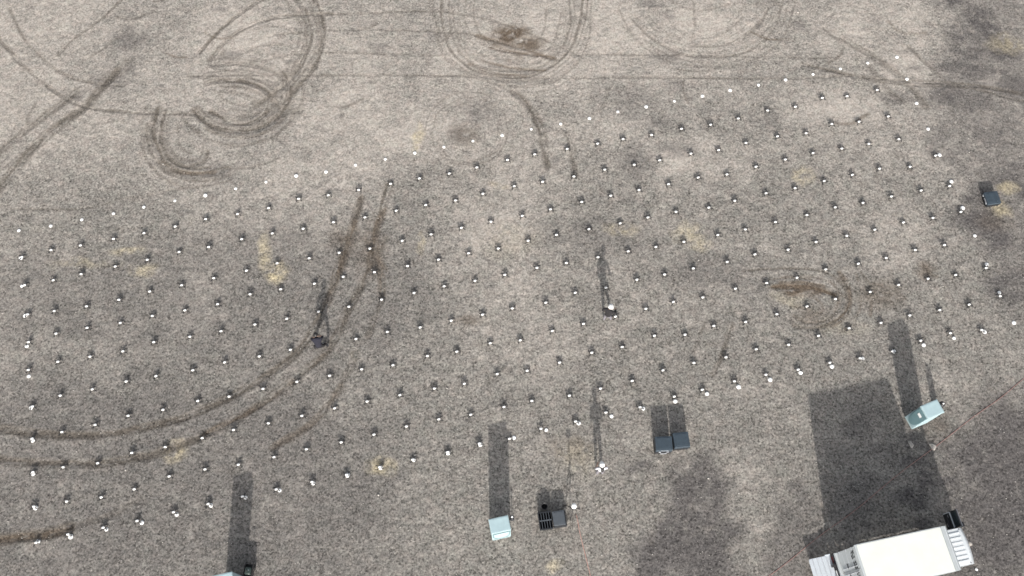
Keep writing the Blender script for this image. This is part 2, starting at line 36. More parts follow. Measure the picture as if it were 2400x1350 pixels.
BLOBS=[('mud',1.0,-0.14,31.59,0.9,0.6),('mud',0.9,0.76,30.92,0.9,0.54),('mud',0.7,-0.7,31.19,0.67,0.43),('mud',0.5,0.09,30.05,0.36,0.32),('mud',0.9,13.73,17.13,1.21,0.2),('mud',0.8,14.72,16.92,0.81,0.15),('mud',0.45,17.34,16.88,1.21,0.77),('mud',0.6,19.78,18.09,0.45,0.45),('mud',0.4,14.09,15.8,0.9,0.47),('mud',0.35,-6.97,19.04,0.82,1.25),('mud',0.5,-2.03,15.52,0.56,0.3),('mud',0.4,-2.38,25.52,0.75,0.62),('mud',0.35,-8.25,19.71,0.52,0.68),('mud',0.3,2.48,9.52,0.95,0.68),('mud',0.35,18.95,10.52,0.57,0.79),('mud',0.3,23.46,20.68,0.83,0.47),('straw',1.0,-11.28,17.92,0.61,0.44),('straw',0.6,-11.84,18.92,0.29,0.9),('straw',0.8,-14.92,9.39,0.49,0.39),('straw',0.8,-4.83,25.39,0.22,0.7),('straw',0.6,-4.43,19.49,0.19,0.54),('straw',0.5,5.27,20.24,0.7,0.37),('straw',0.5,8.47,20.08,0.7,0.46),('straw',0.5,9.04,19.4,0.45,0.34),('straw',0.8,-5.79,8.65,0.6,0.42),('straw',0.6,14.43,23.19,0.47,0.43),('straw',0.3,-20.4,18.39,1.43,0.27),('straw',0.5,-18.47,19.13,0.82,0.23),('straw',0.2,2.85,9.04,0.76,0.77),('straw',0.5,1.84,4.42,0.25,0.28),('straw',0.45,-17.51,18.13,0.61,0.27),('straw',0.35,-0.64,22.62,0.38,0.19),('straw',0.15,-0.21,19.72,1.24,0.91),('straw',0.15,15.61,15.17,1.19,0.43),('straw',0.6,23.9,21.38,0.5,0.38),('straw',0.6,24.54,22.55,0.55,0.29),('straw',0.45,25.99,30.98,0.9,0.6),('straw',0.35,-7.17,13.78,0.2,0.29),('straw',0.25,12.98,16.66,0.81,0.35),('wet_and_shade',1.0,25.69,30.58,1.34,1.09),('wet_and_shade',0.9,25.97,28.48,1.32,1.06),('wet_and_shade',0.8,24.07,27.71,0.88,1.04),('wet_and_shade',0.7,24.27,25.2,1.29,1.52),('wet_and_shade',0.8,24.82,23.5,1.06,0.98),('wet_and_shade',0.5,-2.71,25.44,0.56,0.45),('wet_and_shade',0.5,-1.97,26.64,0.56,0.4),('wet_and_shade',1.0,23.38,31.51,0.59,0.88),('wet_and_shade',1.0,24.81,32.6,1.09,1.26),('wet_and_shade',1.0,25.35,31.78,0.79,1.11),('wet_and_shade',1.0,22.45,27.83,0.35,0.36),('wet_and_shade',0.98,23.18,26.99,0.74,0.51),('wet_and_shade',0.6,-20.23,31.15,1.01,0.71),('wet_and_shade',0.45,-19.77,29.56,0.4,0.48),('wet_and_shade',0.52,6.16,23.75,0.77,0.82),('wet_and_shade',0.38,6.33,27.54,0.98,0.9),('wet_and_shade',0.33,-1.97,26.89,1.31,0.76),('wet_and_shade',0.45,15.24,32.17,0.36,0.25),('wet_and_shade',0.45,1.5,26.02,0.43,0.35),('wet_and_shade',0.38,-20.74,28.64,0.88,0.79),('wet_and_shade',0.75,20.77,19.83,0.29,0.18),('wet_and_shade',0.45,24.12,19.77,1.24,1.16),('wet_and_shade',0.45,24.15,16.68,1.21,1.33),('wet_and_shade',0.45,9.35,17.96,2.44,0.89),('wet_and_shade',0.38,4.53,19.73,2.47,1.14),('wet_and_shade',0.3,11.14,17.52,1.22,1.11),('dust_and_light',0.7,-4.31,25.14,3.22,1.49),('dust_and_light',0.8,9.37,24.19,2.56,1.47),('dust_and_light',0.8,17.0,27.18,1.96,1.03),('dust_and_light',0.7,20.61,29.51,1.33,1.07),('dust_and_light',0.6,4.74,25.9,2.59,0.75),('dust_and_light',0.5,-12.31,30.5,4.92,2.17),('dust_and_light',0.5,-0.02,30.52,4.47,2.16),('dust_and_light',0.5,-8.29,26.88,3.48,2.05),('dust_and_light',0.6,10.11,31.62,4.06,1.64),('dust_and_light',0.5,19.42,32.18,3.17,1.67),('dust_and_light',0.5,18.55,19.76,2.06,1.86),('dust_and_light',0.4,-1.04,20.18,1.86,0.92),('dust_and_light',0.4,11.2,11.49,2.12,1.21),('dust_and_light',0.5,19.56,13.11,1.76,1.04),('dust_and_light',0.4,5.56,10.49,0.77,0.69),('dust_and_light',0.3,-14.0,27.37,2.18,1.55),('dust_and_light',0.5,-8.92,23.43,2.97,1.46),('dust_and_light',0.5,24.91,28.74,0.66,0.53),('dust_and_light',0.35,2.37,13.9,2.76,1.25),('dust_and_light',0.35,10.4,8.96,1.13,1.55),('dust_and_light',0.35,-21.65,9.67,1.52,0.79),('wet_and_shade',0.8811760115788583,25.17,29.25,0.79,0.38),('wet_and_shade',0.7702992883140088,27.56,34.11,0.85,0.46),('wet_and_shade',0.7451849272070571,23.78,17.78,0.98,0.7),('wet_and_shade',0.7192094314680991,25.11,23.54,1.14,0.69),('wet_and_shade',0.84182472659964,22.4,27.93,1.36,1.01),('wet_and_shade',0.9402726312955685,25.34,19.97,0.67,0.57),('wet_and_shade',0.7650960823699412,22.86,17.04,0.6,0.28),('wet_and_shade',0.8157598776534707,23.15,21.58,0.73,0.56),('wet_and_shade',0.9786836803600051,25.68,22.38,1.21,0.84),('wet_and_shade',0.9893898841927184,22.68,20.75,1.42,0.77),('wet_and_shade',0.8720597057053854,22.92,19.97,0.93,0.53),('wet_and_shade',0.9401785963772505,25.09,17.48,0.39,0.21),('wet_and_shade',0.713257018338863,26.07,28.09,1.29,0.62),('wet_and_shade',0.9941907270530019,23.33,19.89,1.14,0.95),('wet_and_shade',0.7094133286525953,22.6,27.76,0.75,0.61),('wet_and_shade',0.9603337101783167,22.55,21.88,0.34,0.33),('wet_and_shade',0.8560218953777692,23.54,16.73,0.81,0.5),('wet_and_shade',0.852108044783698,24.5,22.85,1.16,0.92),('wet_and_shade',0.8563381879843618,23.96,29.25,1.35,0.66),('wet_and_shade',0.884739382391877,24.69,25.64,0.41,0.19),('wet_and_shade',0.8057730949123142,23.81,21.56,1.1,0.73),('wet_and_shade',0.9889916741158772,23.52,33.9,0.88,0.74),('wet_and_shade',0.7938011983590731,23.2,22.21,0.62,0.48),('wet_and_shade',0.708076361502799,24.11,27.95,1.15,0.87),('wet_and_shade',0.7716085530693525,23.31,27.75,0.89,0.75),('wet_and_shade',0.8001260951346025,22.51,20.26,0.78,0.4),('wet_and_shade',0.8950697128877485,23.0,17.45,0.8,0.4),('wet_and_shade',0.7572411417554488,23.1,29.51,1.06,0.74),('wet_and_shade',0.892581176948996,24.04,30.39,1.39,0.74),('wet_and_shade',0.7813523481742757,24.31,31.54,1.03,0.78),('wet_and_shade',0.7467993576815077,23.85,25.55,0.82,1.05),('wet_and_shade',0.9850483499149069,24.99,17.03,0.92,0.39),('wet_and_shade',0.855704492993726,24.97,19.4,0.8,0.56),('wet_and_shade',0.7861033531725323,22.83,29.46,1.13,0.49),('wet_and_shade',0.9793134329968097,22.02,5.54,1.59,0.76),('wet_and_shade',0.8599776137456987,16.91,5.19,0.65,0.34),('wet_and_shade',0.868270531483599,18.97,3.93,0.81,0.67),('wet_and_shade',0.8394667344126419,19.5,4.95,0.76,0.51),('wet_and_shade',0.9612102078325827,17.76,4.89,1.51,0.51),('wet_and_shade',0.8542794067386666,20.26,4.43,0.41,0.28),('wet_and_shade',0.8003617299452759,19.54,7.02,0.8,0.53),('wet_and_shade',0.9708897869478453,18.25,9.83,0.98,0.81),('wet_and_shade',0.9293827226603568,19.1,8.1,0.81,0.42),('wet_and_shade',0.9111051887325777,18.36,8.0,0.64,0.31),('wet_and_shade',0.920886973515557,17.87,9.05,0.94,0.44),('wet_and_shade',0.8744840288571183,21.53,6.01,0.82,0.54),('wet_and_shade',0.8490166592875854,19.28,5.53,0.87,0.55),('wet_and_shade',0.9759338573039985,17.56,7.34,1.07,0.45),('wet_and_shade',0.8928286428608826,21.87,4.9,0.5,0.46),('wet_and_shade',0.9335123153159461,20.42,4.27,1.3,0.67),('wet_and_shade',0.828703672045425,17.58,6.24,0.53,0.19),('wet_and_shade',0.8358307209900714,18.02,9.61,0.86,0.9),('wet_and_shade',0.967236390257402,17.42,4.55,1.33,0.61),('wet_and_shade',0.9022651486531003,22.27,10.07,1.33,0.54),('wet_and_shade',0.8648493735036591,20.85,3.97,0.51,0.33),('wet_and_shade',0.9231961961092254,18.82,9.04,0.8,0.38),('wet_and_shade',0.8836435302590048,19.3,7.54,0.55,0.45),('wet_and_shade',0.8321240982640848,22.79,7.43,1.26,0.76),('wet_and_shade',0.9285906007901608,20.93,6.72,1.11,0.41),('wet_and_shade',0.9034507765631259,17.38,5.17,1.2,0.81),('wet_and_shade',0.9171234630281005,18.39,8.43,0.55,0.32),('wet_and_shade',0.9410666582812282,20.51,3.84,0.65,0.47),('wet_and_shade',0.8046249512852633,20.72,8.44,0.64,0.36),('wet_and_shade',0.9548409102317724,18.21,7.78,0.56,0.56),('wet_and_shade',0.5503835206518056,15.12,7.7,0.78,0.39),('wet_and_shade',0.4200786928455124,15.02,6.85,1.04,0.67),('wet_and_shade',0.5153065072983489,15.42,10.37,0.55,0.37),('wet_and_shade',0.37758690820071045,16.84,10.28,0.36,0.31),('wet_and_shade',0.5595296816044051,16.21,5.62,0.42,0.27),('wet_and_shade',0.5501787429610292,16.54,11.44,0.34,0.22),('wet_and_shade',0.4004405811387366,15.42,7.16,0.3,0.18),('wet_and_shade',0.41727599976679397,14.15,7.8,1.01,0.45),('wet_and_shade',0.5661567036676789,14.32,7.23,0.5,0.18),('wet_and_shade',0.5271969984108471,17.03,9.31,0.75,0.57),('wet_and_shade',0.5262569076071287,15.56,6.26,0.64,0.31),('wet_and_shade',0.4056473316092561,15.79,11.24,0.78,0.45),('wet_and_shade',0.4892653319601906,15.83,10.72,0.62,0.58),('wet_and_shade',0.3424152752477165,16.22,11.16,0.88,0.68),('wet_and_shade',0.43731115642720264,15.59,8.01,0.67,0.37),('wet_and_shade',0.4629405377265614,13.53,6.88,0.97,0.45),('wet_and_shade',0.31263324799842906,14.53,9.24,0.94,0.47),('wet_and_shade',0.4210016581004084,16.42,9.46,0.57,0.38),('wet_and_shade',0.3811462542193803,14.44,5.97,0.28,0.17),('wet_and_shade',0.35675085686242225,16.09,6.8,0.41,0.29),('wet_and_shade',0.34394134698701445,16.2,6.65,0.67,0.35),('wet_and_shade',0.37504517816662747,15.32,7.92,0.54,0.2),('wet_and_shade',0.8149438909797686,8.87,4.54,0.87,0.5),('wet_and_shade',0.7898210575335518,8.09,4.15,0.86,0.39),('wet_and_shade',0.9311369450896168,8.02,5.3,0.34,0.18),('wet_and_shade',0.858864374932402,7.75,6.54,0.29,0.24),('wet_and_shade',0.9877065636012945,8.31,6.62,0.8,0.29),('wet_and_shade',0.8079703046791467,8.91,5.78,0.28,0.15),('wet_and_shade',0.961153227859296,7.68,4.36,0.55,0.22),('wet_and_shade',0.9147856363951546,9.22,5.88,0.98,0.44),('wet_and_shade',0.8311074153312272,8.87,4.36,0.93,0.45),('wet_and_shade',0.7600908287745022,5.97,8.56,0.28,0.21),('wet_and_shade',0.894772681196821,8.52,6.18,0.48,0.31),('wet_and_shade',0.9698233851132694,8.83,6.83,0.48,0.22),('wet_and_shade',0.7671540959992857,7.04,6.22,0.44,0.31),('wet_and_shade',0.7585898611525287,9.05,8.07,0.47,0.28),('wet_and_shade',0.7330208061829537,7.3,7.94,0.26,0.19),('wet_and_shade',0.8223228909809266,5.75,8.65,0.66,0.25),('wet_and_shade',0.5896580008039154,-7.36,28.66,0.19,0.12),('wet_and_shade',0.40390772650991646,-4.07,31.61,0.43,0.29),('wet_and_shade',0.4396211716292764,8.11,30.22,0.92,0.39),('wet_and_shade',0.4887311898010954,-14.8,30.29,0.62,0.35),('wet_and_shade',0.3010968761998144,5.59,21.92,0.35,0.25),('wet_and_shade',0.4962935228118182,-19.03,33.26,0.35,0.15),('wet_and_shade',0.5752126858045344,19.56,27.72,0.92,0.32),('wet_and_shade',0.32633384081865746,-11.8,26.09,0.64,0.57),('wet_and_shade',0.5040143291167971,-21.05,28.72,0.56,0.22),('wet_and_shade',0.46600096455045725,8.35,24.62,0.91,0.39),('wet_and_shade',0.44418449777028923,-6.93,30.77,0.56,0.36),('wet_and_shade',0.4160398653509976,7.55,26.14,0.62,0.31),('wet_and_shade',0.527535433378501,7.46,33.5,0.58,0.26),('wet_and_shade',0.5635601355408038,-14.63,23.3,0.74,0.34),('wet_and_shade',0.4110279209949073,15.58,24.65,0.27,0.24),('wet_and_shade',0.3330395701162371,19.34,32.44,0.39,0.41),('wet_and_shade',0.4933670307913994,-15.56,33.11,0.35,0.16),('wet_and_shade',0.46873512830339353,-14.8,21.9,0.32,0.24),('wet_and_shade',0.35644797712747345,2.1,23.97,0.39,0.24),('wet_and_shade',0.5899245703996812,12.99,32.33,0.19,0.2),('wet_and_shade',0.5488415606632404,-22.27,27.78,0.39,0.24),('wet_and_shade',0.4809319868558829,9.23,23.03,0.39,0.19),('wet_and_shade',0.36179625418093203,12.9,26.29,0.71,0.42),('wet_and_shade',0.44536238630176417,8.27,32.78,0.3,0.3),('wet_and_shade',0.48176079135841055,8.36,28.37,0.47,0.35),('wet_and_shade',0.32525617908896676,20.85,29.49,0.38,0.25)]  # some dark entries paint shade: the truck's shadow area and one drone's shadow
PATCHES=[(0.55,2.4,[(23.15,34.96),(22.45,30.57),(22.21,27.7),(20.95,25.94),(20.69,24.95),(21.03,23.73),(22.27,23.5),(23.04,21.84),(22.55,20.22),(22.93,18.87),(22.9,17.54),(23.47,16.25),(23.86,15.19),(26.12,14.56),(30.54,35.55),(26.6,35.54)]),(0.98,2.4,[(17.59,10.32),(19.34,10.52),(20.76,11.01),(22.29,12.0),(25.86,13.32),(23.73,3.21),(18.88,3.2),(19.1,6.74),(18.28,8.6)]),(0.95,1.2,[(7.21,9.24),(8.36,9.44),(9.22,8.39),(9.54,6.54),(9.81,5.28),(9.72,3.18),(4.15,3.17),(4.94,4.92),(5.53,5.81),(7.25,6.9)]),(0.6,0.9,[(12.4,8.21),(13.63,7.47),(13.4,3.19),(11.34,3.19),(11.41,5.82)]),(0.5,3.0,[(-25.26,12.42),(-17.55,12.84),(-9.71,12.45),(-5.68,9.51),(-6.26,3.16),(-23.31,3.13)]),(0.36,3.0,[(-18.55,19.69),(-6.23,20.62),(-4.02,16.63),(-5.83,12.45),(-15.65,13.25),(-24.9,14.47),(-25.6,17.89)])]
CABLE_RED=[(24.98,13.83),(23.4,12.75),(22.06,11.82),(20.53,10.79),(18.81,9.63),(17.33,8.54),(16.08,7.66),(14.64,6.61),(13.83,6.06),(12.64,5.29),(10.88,4.05),(9.72,3.18)]
CABLE_PINK=[(2.77,6.6),(2.82,6.31),(2.87,5.9),(2.98,5.36),(3.12,4.83),(3.3,4.21),(3.58,3.17)]


# ------------------------------------------------------------------ helpers
def link(o, parent=None):
    COL.objects.link(o)
    if parent is not None: o.parent = parent
    return o
def tag(o, label, cat, group=None):
    o['label'] = label; o['category'] = cat
    if group: o['group'] = group
    return o
def thing(name, label, cat, loc=(0, 0, 0), rz=0.0, group=None):
    o = bpy.data.objects.new(name, None); o.empty_display_size = 0.2
    link(o); o.location = loc; o.rotation_euler = (0, 0, rz)
    return tag(o, label, cat, group)
def mesh(name, bm, mat, smooth=False):
    me = bpy.data.meshes.new(name); bm.normal_update(); bm.to_mesh(me); bm.free()
    mats = mat if isinstance(mat, (list, tuple)) else [mat]
    for m in mats: me.materials.append(m)
    if smooth:
        me.polygons.foreach_set('use_smooth', [True]*len(me.polygons))
    return me
def obj(name, bm, mat, parent=None, smooth=False):
    return link(bpy.data.objects.new(name, mesh(name, bm, mat, smooth)), parent)
def B(): return bmesh.new()
def box(bm, c, s, rz=0.0, bev=0.0, mi=0, M=None):
    m = Matrix.Translation(c) @ Matrix.Rotation(rz, 4, 'Z') @ Matrix.Diagonal((s[0], s[1], s[2], 1))
    if M is not None: m = M @ m
    r = bmesh.ops.create_cube(bm, size=1.0, matrix=m)
    fs = {f for v in r['verts'] for f in v.link_faces}
    if bev > 0:
        es = list({e for v in r['verts'] for e in v.link_edges})
        rb = bmesh.ops.bevel(bm, geom=es, offset=bev, segments=2, affect='EDGES', profile=0.6)
        fs = fs | set(rb['faces'])
    for f in fs:
        if f.is_valid: f.material_index = mi
    return bm
def cyl(bm, a, b, r1, r2=None, n=12, mi=0):
    a = Vector(a); b = Vector(b); d = b - a
    q = d.to_track_quat('Z', 'Y').to_matrix().to_4x4()
    m = Matrix.Translation((a + b)/2) @ q
    r = bmesh.ops.create_cone(bm, cap_ends=True, segments=n, radius1=r1, radius2=r1 if r2 is None else r2, depth=d.length, matrix=m)
    for f in {f for v in r['verts'] for f in v.link_faces}: f.material_index = mi
    return bm
def ball(bm, c, s, u=10, v=7, mi=0):
    r = bmesh.ops.create_uvsphere(bm, u_segments=u, v_segments=v, radius=1.0, matrix=Matrix.Translation(c) @ Matrix.Diagonal((s[0], s[1], s[2], 1)))
    for f in {f for w in r['verts'] for f in w.link_faces}: f.material_index = mi
    return bm
def tube(bm, pts, r, n=6):
    rings = []
    for i, p in enumerate(pts):
        p = Vector(p); t = (Vector(pts[min(i+1, len(pts)-1)]) - Vector(pts[max(i-1, 0)])).normalized()
        s = t.cross(Vector((0, 0, 1))); s = s.normalized() if s.length > 1e-6 else Vector((1, 0, 0)); up = s.cross(t)
        rings.append([bm.verts.new(p + r*(math.cos(k*2*math.pi/n)*s + math.sin(k*2*math.pi/n)*up)) for k in range(n)])
    for a, b in zip(rings, rings[1:]):
        for k in range(n): bm.faces.new((a[k], a[(k+1) % n], b[(k+1) % n], b[k]))
    bm.faces.new(rings[0][::-1]); bm.faces.new(rings[-1])
    return bm
def lathe(bm, prof, n=20, c=(0, 0, 0), mi=0):
    rings = []
    for r, z in prof:
        rings.append([bm.verts.new((c[0]+r*math.cos(k*2*math.pi/n), c[1]+r*math.sin(k*2*math.pi/n), c[2]+z)) for k in range(n)] if r > 1e-5 else [bm.verts.new((c[0], c[1], c[2]+z))])
    for a, b in zip(rings, rings[1:]):
        for k in range(n):
            k2 = (k+1) % n
            if len(a) == 1: f = bm.faces.new((a[0], b[k2], b[k]))
            elif len(b) == 1: f = bm.faces.new((a[k], a[k2], b[0]))
            else: f = bm.faces.new((a[k], a[k2], b[k2], b[k]))
            f.material_index = mi
    bmesh.ops.recalc_face_normals(bm, faces=bm.faces)
    return bm
ONES = ['', 'first', 'second', 'third', 'fourth', 'fifth', 'sixth', 'seventh', 'eighth', 'ninth', 'tenth', 'eleventh', 'twelfth', 'thirteenth', 'fourteenth', 'fifteenth', 'sixteenth', 'seventeenth', 'eighteenth', 'nineteenth', 'twentieth']
def ordn(n):
    if n <= 20: return ONES[n]
    if n == 30: return 'thirtieth'
    return ('twenty-' if n < 30 else 'thirty-') + ONES[n % 10]

# ------------------------------------------------------------------ materials
def pm(name, col, rough=0.6, metal=0.0, vary=0.12, scale=6.0, bump=0.0, alpha=1.0, coat=0.0):
    m = bpy.data.materials.new(name); m.use_nodes = True; nt = m.node_tree
    b = nt.nodes['Principled BSDF']; L = nt.links.new
    tc = nt.nodes.new('ShaderNodeTexCoord'); nz = nt.nodes.new('ShaderNodeTexNoise')
    nz.inputs['Scale'].default_value = scale; nz.inputs['Detail'].default_value = 5; nz.inputs['Roughness'].default_value = 0.65
    L(tc.outputs['Object'], nz.inputs['Vector'])
    cr = nt.nodes.new('ShaderNodeValToRGB')
    cr.color_ramp.elements[0].position = 0.3; cr.color_ramp.elements[1].position = 0.7
    cr.color_ramp.elements[0].color = tuple(c*(1-vary) for c in col) + (1,)
    cr.color_ramp.elements[1].color = tuple(min(1, c*(1+vary)) for c in col) + (1,)
    L(nz.outputs['Fac'], cr.inputs[0]); L(cr.outputs[0], b.inputs['Base Color'])
    b.inputs['Roughness'].default_value = rough; b.inputs['Metallic'].default_value = metal
    if coat: b.inputs['Coat Weight'].default_value = coat
    if alpha < 1: b.inputs['Alpha'].default_value = alpha
    if bump:
        bp = nt.nodes.new('ShaderNodeBump'); bp.inputs['Strength'].default_value = bump; bp.inputs['Distance'].default_value = 0.02
        L(nz.outputs['Fac'], bp.inputs['Height']); L(bp.outputs[0], b.inputs['Normal'])
    return m
M_black = pm('black_plastic', (0.018, 0.018, 0.02), 0.5)
M_carbon = pm('carbon_frame', (0.022, 0.022, 0.024), 0.55)
M_white = pm('white_plastic', (0.80, 0.80, 0.79), 0.4, vary=0.05)
M_mark = pm('white_marker_plastic', (0.82, 0.82, 0.81), 0.5, vary=0.05, scale=20)
M_paint = pm('white_truck_paint', (0.60, 0.63, 0.65), 0.35, vary=0.03, scale=2, coat=0.3)
M_roof = pm('cream_box_roof', (0.645, 0.665, 0.62), 0.5, vary=0.05, scale=1.5)
M_panel = pm('grey_white_panel', (0.42, 0.45, 0.46), 0.45, vary=0.06, scale=3)
M_alum = pm('aluminium', (0.60, 0.62, 0.65), 0.4, 0.6, vary=0.08)
M_tail = pm('pale_steel_plate', (0.50, 0.54, 0.58), 0.5, 0.1, vary=0.07, scale=5)
M_rubber = pm('tyre_rubber', (0.02, 0.02, 0.02), 0.85)
M_steel = pm('dark_steel', (0.07, 0.07, 0.075), 0.5, 0.7)
M_chrome = pm('chrome', (0.7, 0.7, 0.72), 0.2, 1.0, vary=0.03)
M_glass = pm('dark_glass', (0.02, 0.03, 0.035), 0.08, vary=0.02)
M_red = pm('red_lens', (0.10, 0.008, 0.008), 0.25)
M_lamp = pm('lamp_lens', (0.75, 0.76, 0.75), 0.15, vary=0.03)
M_ink = pm('black_lettering', (0.03, 0.035, 0.035), 0.6)
M_case = pm('navy_case_shell', (0.036, 0.052, 0.068), 0.5, vary=0.18, scale=9)
M_cased = pm('dark_case_shell', (0.014, 0.016, 0.02), 0.55, vary=0.2)
M_greyc = pm('grey_case_lid', (0.062, 0.072, 0.084), 0.55, vary=0.12, scale=7)
M_foam = pm('black_foam', (0.008, 0.008, 0.01), 0.95, bump=0.3, scale=40)
M_teal = pm('pale_teal_cover', (0.335, 0.445, 0.475), 0.55, vary=0.06, scale=3, bump=0.25)
M_teald = pm('mid_teal_panel', (0.13, 0.215, 0.235), 0.5, vary=0.1, scale=4)
M_teall = pm('light_teal_trim', (0.36, 0.46, 0.47), 0.5, vary=0.06)
M_blue = pm('deep_blue_cover', (0.05, 0.12, 0.22), 0.55)
M_cable_r = pm('red_cable_sheath', (0.30, 0.17, 0.15), 0.6, vary=0.2)
M_cable_p = pm('pink_cable_sheath', (0.46, 0.27, 0.23), 0.6, vary=0.2)
M_skin = pm('skin', (0.38, 0.25, 0.19), 0.55, vary=0.08)
M_hair = pm('black_hair', (0.012, 0.011, 0.011), 0.55)
M_cwhite = pm('white_cotton', (0.46, 0.46, 0.49), 0.85, vary=0.06, scale=14, bump=0.3)
M_cblack = pm('black_cloth', (0.010, 0.009, 0.011), 0.9, vary=0.2, scale=14, bump=0.3)
M_cnavy = pm('navy_cloth', (0.008, 0.008, 0.017), 0.9, vary=0.2, scale=14, bump=0.3)
M_cgrey = pm('grey_cloth', (0.17, 0.16, 0.18), 0.9, vary=0.12, scale=14, bump=0.3)
M_hat = pm('white_hat_cloth', (0.74, 0.74, 0.73), 0.85, vary=0.04, scale=14)
M_shoe = pm('pale_shoe', (0.34, 0.32, 0.30), 0.7)
M_olive = pm('dark_green_body', (0.03, 0.045, 0.04), 0.4)
M_stone = None

# ------------------------------------------------------------------ ground: one sheet, ruts are real relief, patches mix dirt with painted light and shade
GX0, GX1, GY0, GY1, GS = -30.0, 30.0, 1.5, 37.0, 0.06
nx = int(round((GX1-GX0)/GS))+1; ny = int(round((GY1-GY0)/GS))+1
gx = np.linspace(GX0, GX1, nx); gy = np.linspace(GY0, GY1, ny)
XX, YY = np.meshgrid(gx, gy)
def vnoise(cell, seed):
    r = np.random.default_rng(seed); w = int((GX1-GX0)/cell)+4; h = int((GY1-GY0)/cell)+4
    t = r.random((h, w)); u = (XX-GX0)/cell; v = (YY-GY0)/cell
    i = np.floor(u).astype(int); j = np.floor(v).astype(int); fu = u-i; fv = v-j
    fu = fu*fu*(3-2*fu); fv = fv*fv*(3-2*fv)
    return (t[j, i]*(1-fu)+t[j, i+1]*fu)*(1-fv)+(t[j+1, i]*(1-fu)+t[j+1, i+1]*fu)*fv
def fbm(cell, seed, n=4):
    s = 0; a = 1.0; tot = 0
    for k in range(n):
        s = s + a*vnoise(cell/2**k, seed+k); tot += a; a *= 0.6
    return s/tot
N_big = fbm(5.0, 11, 4); N_mid = fbm(1.2, 31, 4); N_fine = fbm(0.3, 51, 3); N_grit = vnoise(0.13, 71)
WX = (fbm(0.9, 81, 3)-0.5)*0.55; WY = (fbm(0.9, 91, 3)-0.5)*0.55
track = np.zeros_like(XX); pale = np.zeros_like(XX); rut = np.zeros_like(XX)
def smooth_path(p, step=0.12):
    p = np.array(p, float)
    out = []
    for k in range(len(p)-1):
        a = p[max(k-1, 0)]; b = p[k]; c = p[k+1]; d = p[min(k+2, len(p)-1)]
        m = max(2, int(np.hypot(*(c-b))/step))
        for t in np.linspace(0, 1, m, endpoint=False):
            out.append(0.5*((2*b)+(-a+c)*t+(2*a-5*b+4*c-d)*t*t+(-a+3*b-3*c+d)*t**3))
    out.append(p[-1]); return np.array(out)
mud = np.zeros_like(XX)
def streak_table(seed, nl=24, ns=600):
    r = np.random.default_rng(seed); return r.random((nl, ns))
def lay_track(w, s, brown, pts, seed, off=0.0):
    """a tyre pass: long thin streaks that follow the path, broken along its length"""
    global track, mud, pale, rut
    P = smooth_path(pts, 0.25)
    if off:
        d = np.gradient(P, axis=0); n = np.stack([-d[:, 1], d[:, 0]], 1)/(np.hypot(d[:, 0], d[:, 1])[:, None]+1e-9); P = P+n*off
    D = np.full(XX.shape, 9.0, np.float32); SG = np.zeros(XX.shape, np.float32); AL = np.zeros(XX.shape, np.float32); s0 = 0.0
    for a, b in zip(P[:-1], P[1:]):
        pad = 0.35+w
        i0 = max(0, int((min(a[0], b[0])-pad-GX0)/GS)); i1 = min(nx, int((max(a[0], b[0])+pad-GX0)/GS)+2)
        j0 = max(0, int((min(a[1], b[1])-pad-GY0)/GS)); j1 = min(ny, int((max(a[1], b[1])+pad-GY0)/GS)+2)
        d = b-a; l2 = d@d+1e-9; l = math.sqrt(l2)
        if i0 < i1 and j0 < j1:
            x = XX[j0:j1, i0:i1]+0.22*WX[j0:j1, i0:i1]-a[0]; y = YY[j0:j1, i0:i1]+0.22*WY[j0:j1, i0:i1]-a[1]
            t = np.clip((x*d[0]+y*d[1])/l2, 0, 1); q_ = np.hypot(x-t*d[0], y-t*d[1])
            k = q_ < D[j0:j1, i0:i1]
            D[j0:j1, i0:i1][k] = q_[k]; SG[j0:j1, i0:i1][k] = np.sign((d[0]*y-d[1]*x)[k]); AL[j0:j1, i0:i1][k] = (s0+t*l)[k]
        s0 += l
    hw = w*0.5; k = D < hw*1.9+0.05
    if not k.any(): return
    Dk = D[k]; lat = (SG[k]*Dk/hw+2)/4*10; al = AL[k]
    tb = streak_table(seed)
    def look(u, v):
        u = np.clip(u, 0, 22.9); v = np.mod(v, 598); i = u.astype(int); j = v.astype(int); fu = u-i; fv = v-j
        return (tb[i, j]*(1-fu)+tb[i+1, j]*fu)*(1-fv)+(tb[i, j+1]*(1-fu)+tb[i+1, j+1]*fu)*fv
    st = 0.6*look(lat, al/0.55)+0.4*look(lat*0.5+9, al/1.9)
    m = np.clip(1.6-Dk/hw, 0, 1)**0.8*np.clip(3.5*st-0.85+1.0*(N_fine[k]-0.5), 0, 1)*np.clip(0.55+1.1*N_mid[k], 0, 1)
    if s < 0: pale[k] = np.maximum(pale[k], -s*m); return
    if brown: mud[k] = np.maximum(mud[k], s*0.95*m)
    else: track[k] = np.maximum(track[k], s*0.95*m)
    if not off:
        rut[k] += -0.018*s*np.exp(-(Dk/(hw*0.9))**2)*(w/0.3)**0.5*(0.5+st)+0.009*s*np.exp(-((Dk-hw*1.35)/(hw*0.5))**2)
        pale[k] = np.maximum(pale[k], 0.5*s*np.exp(-((Dk-hw*1.5)/(hw*0.5))**2)*np.clip(1.8*N_mid[k]-0.35, 0, 1))
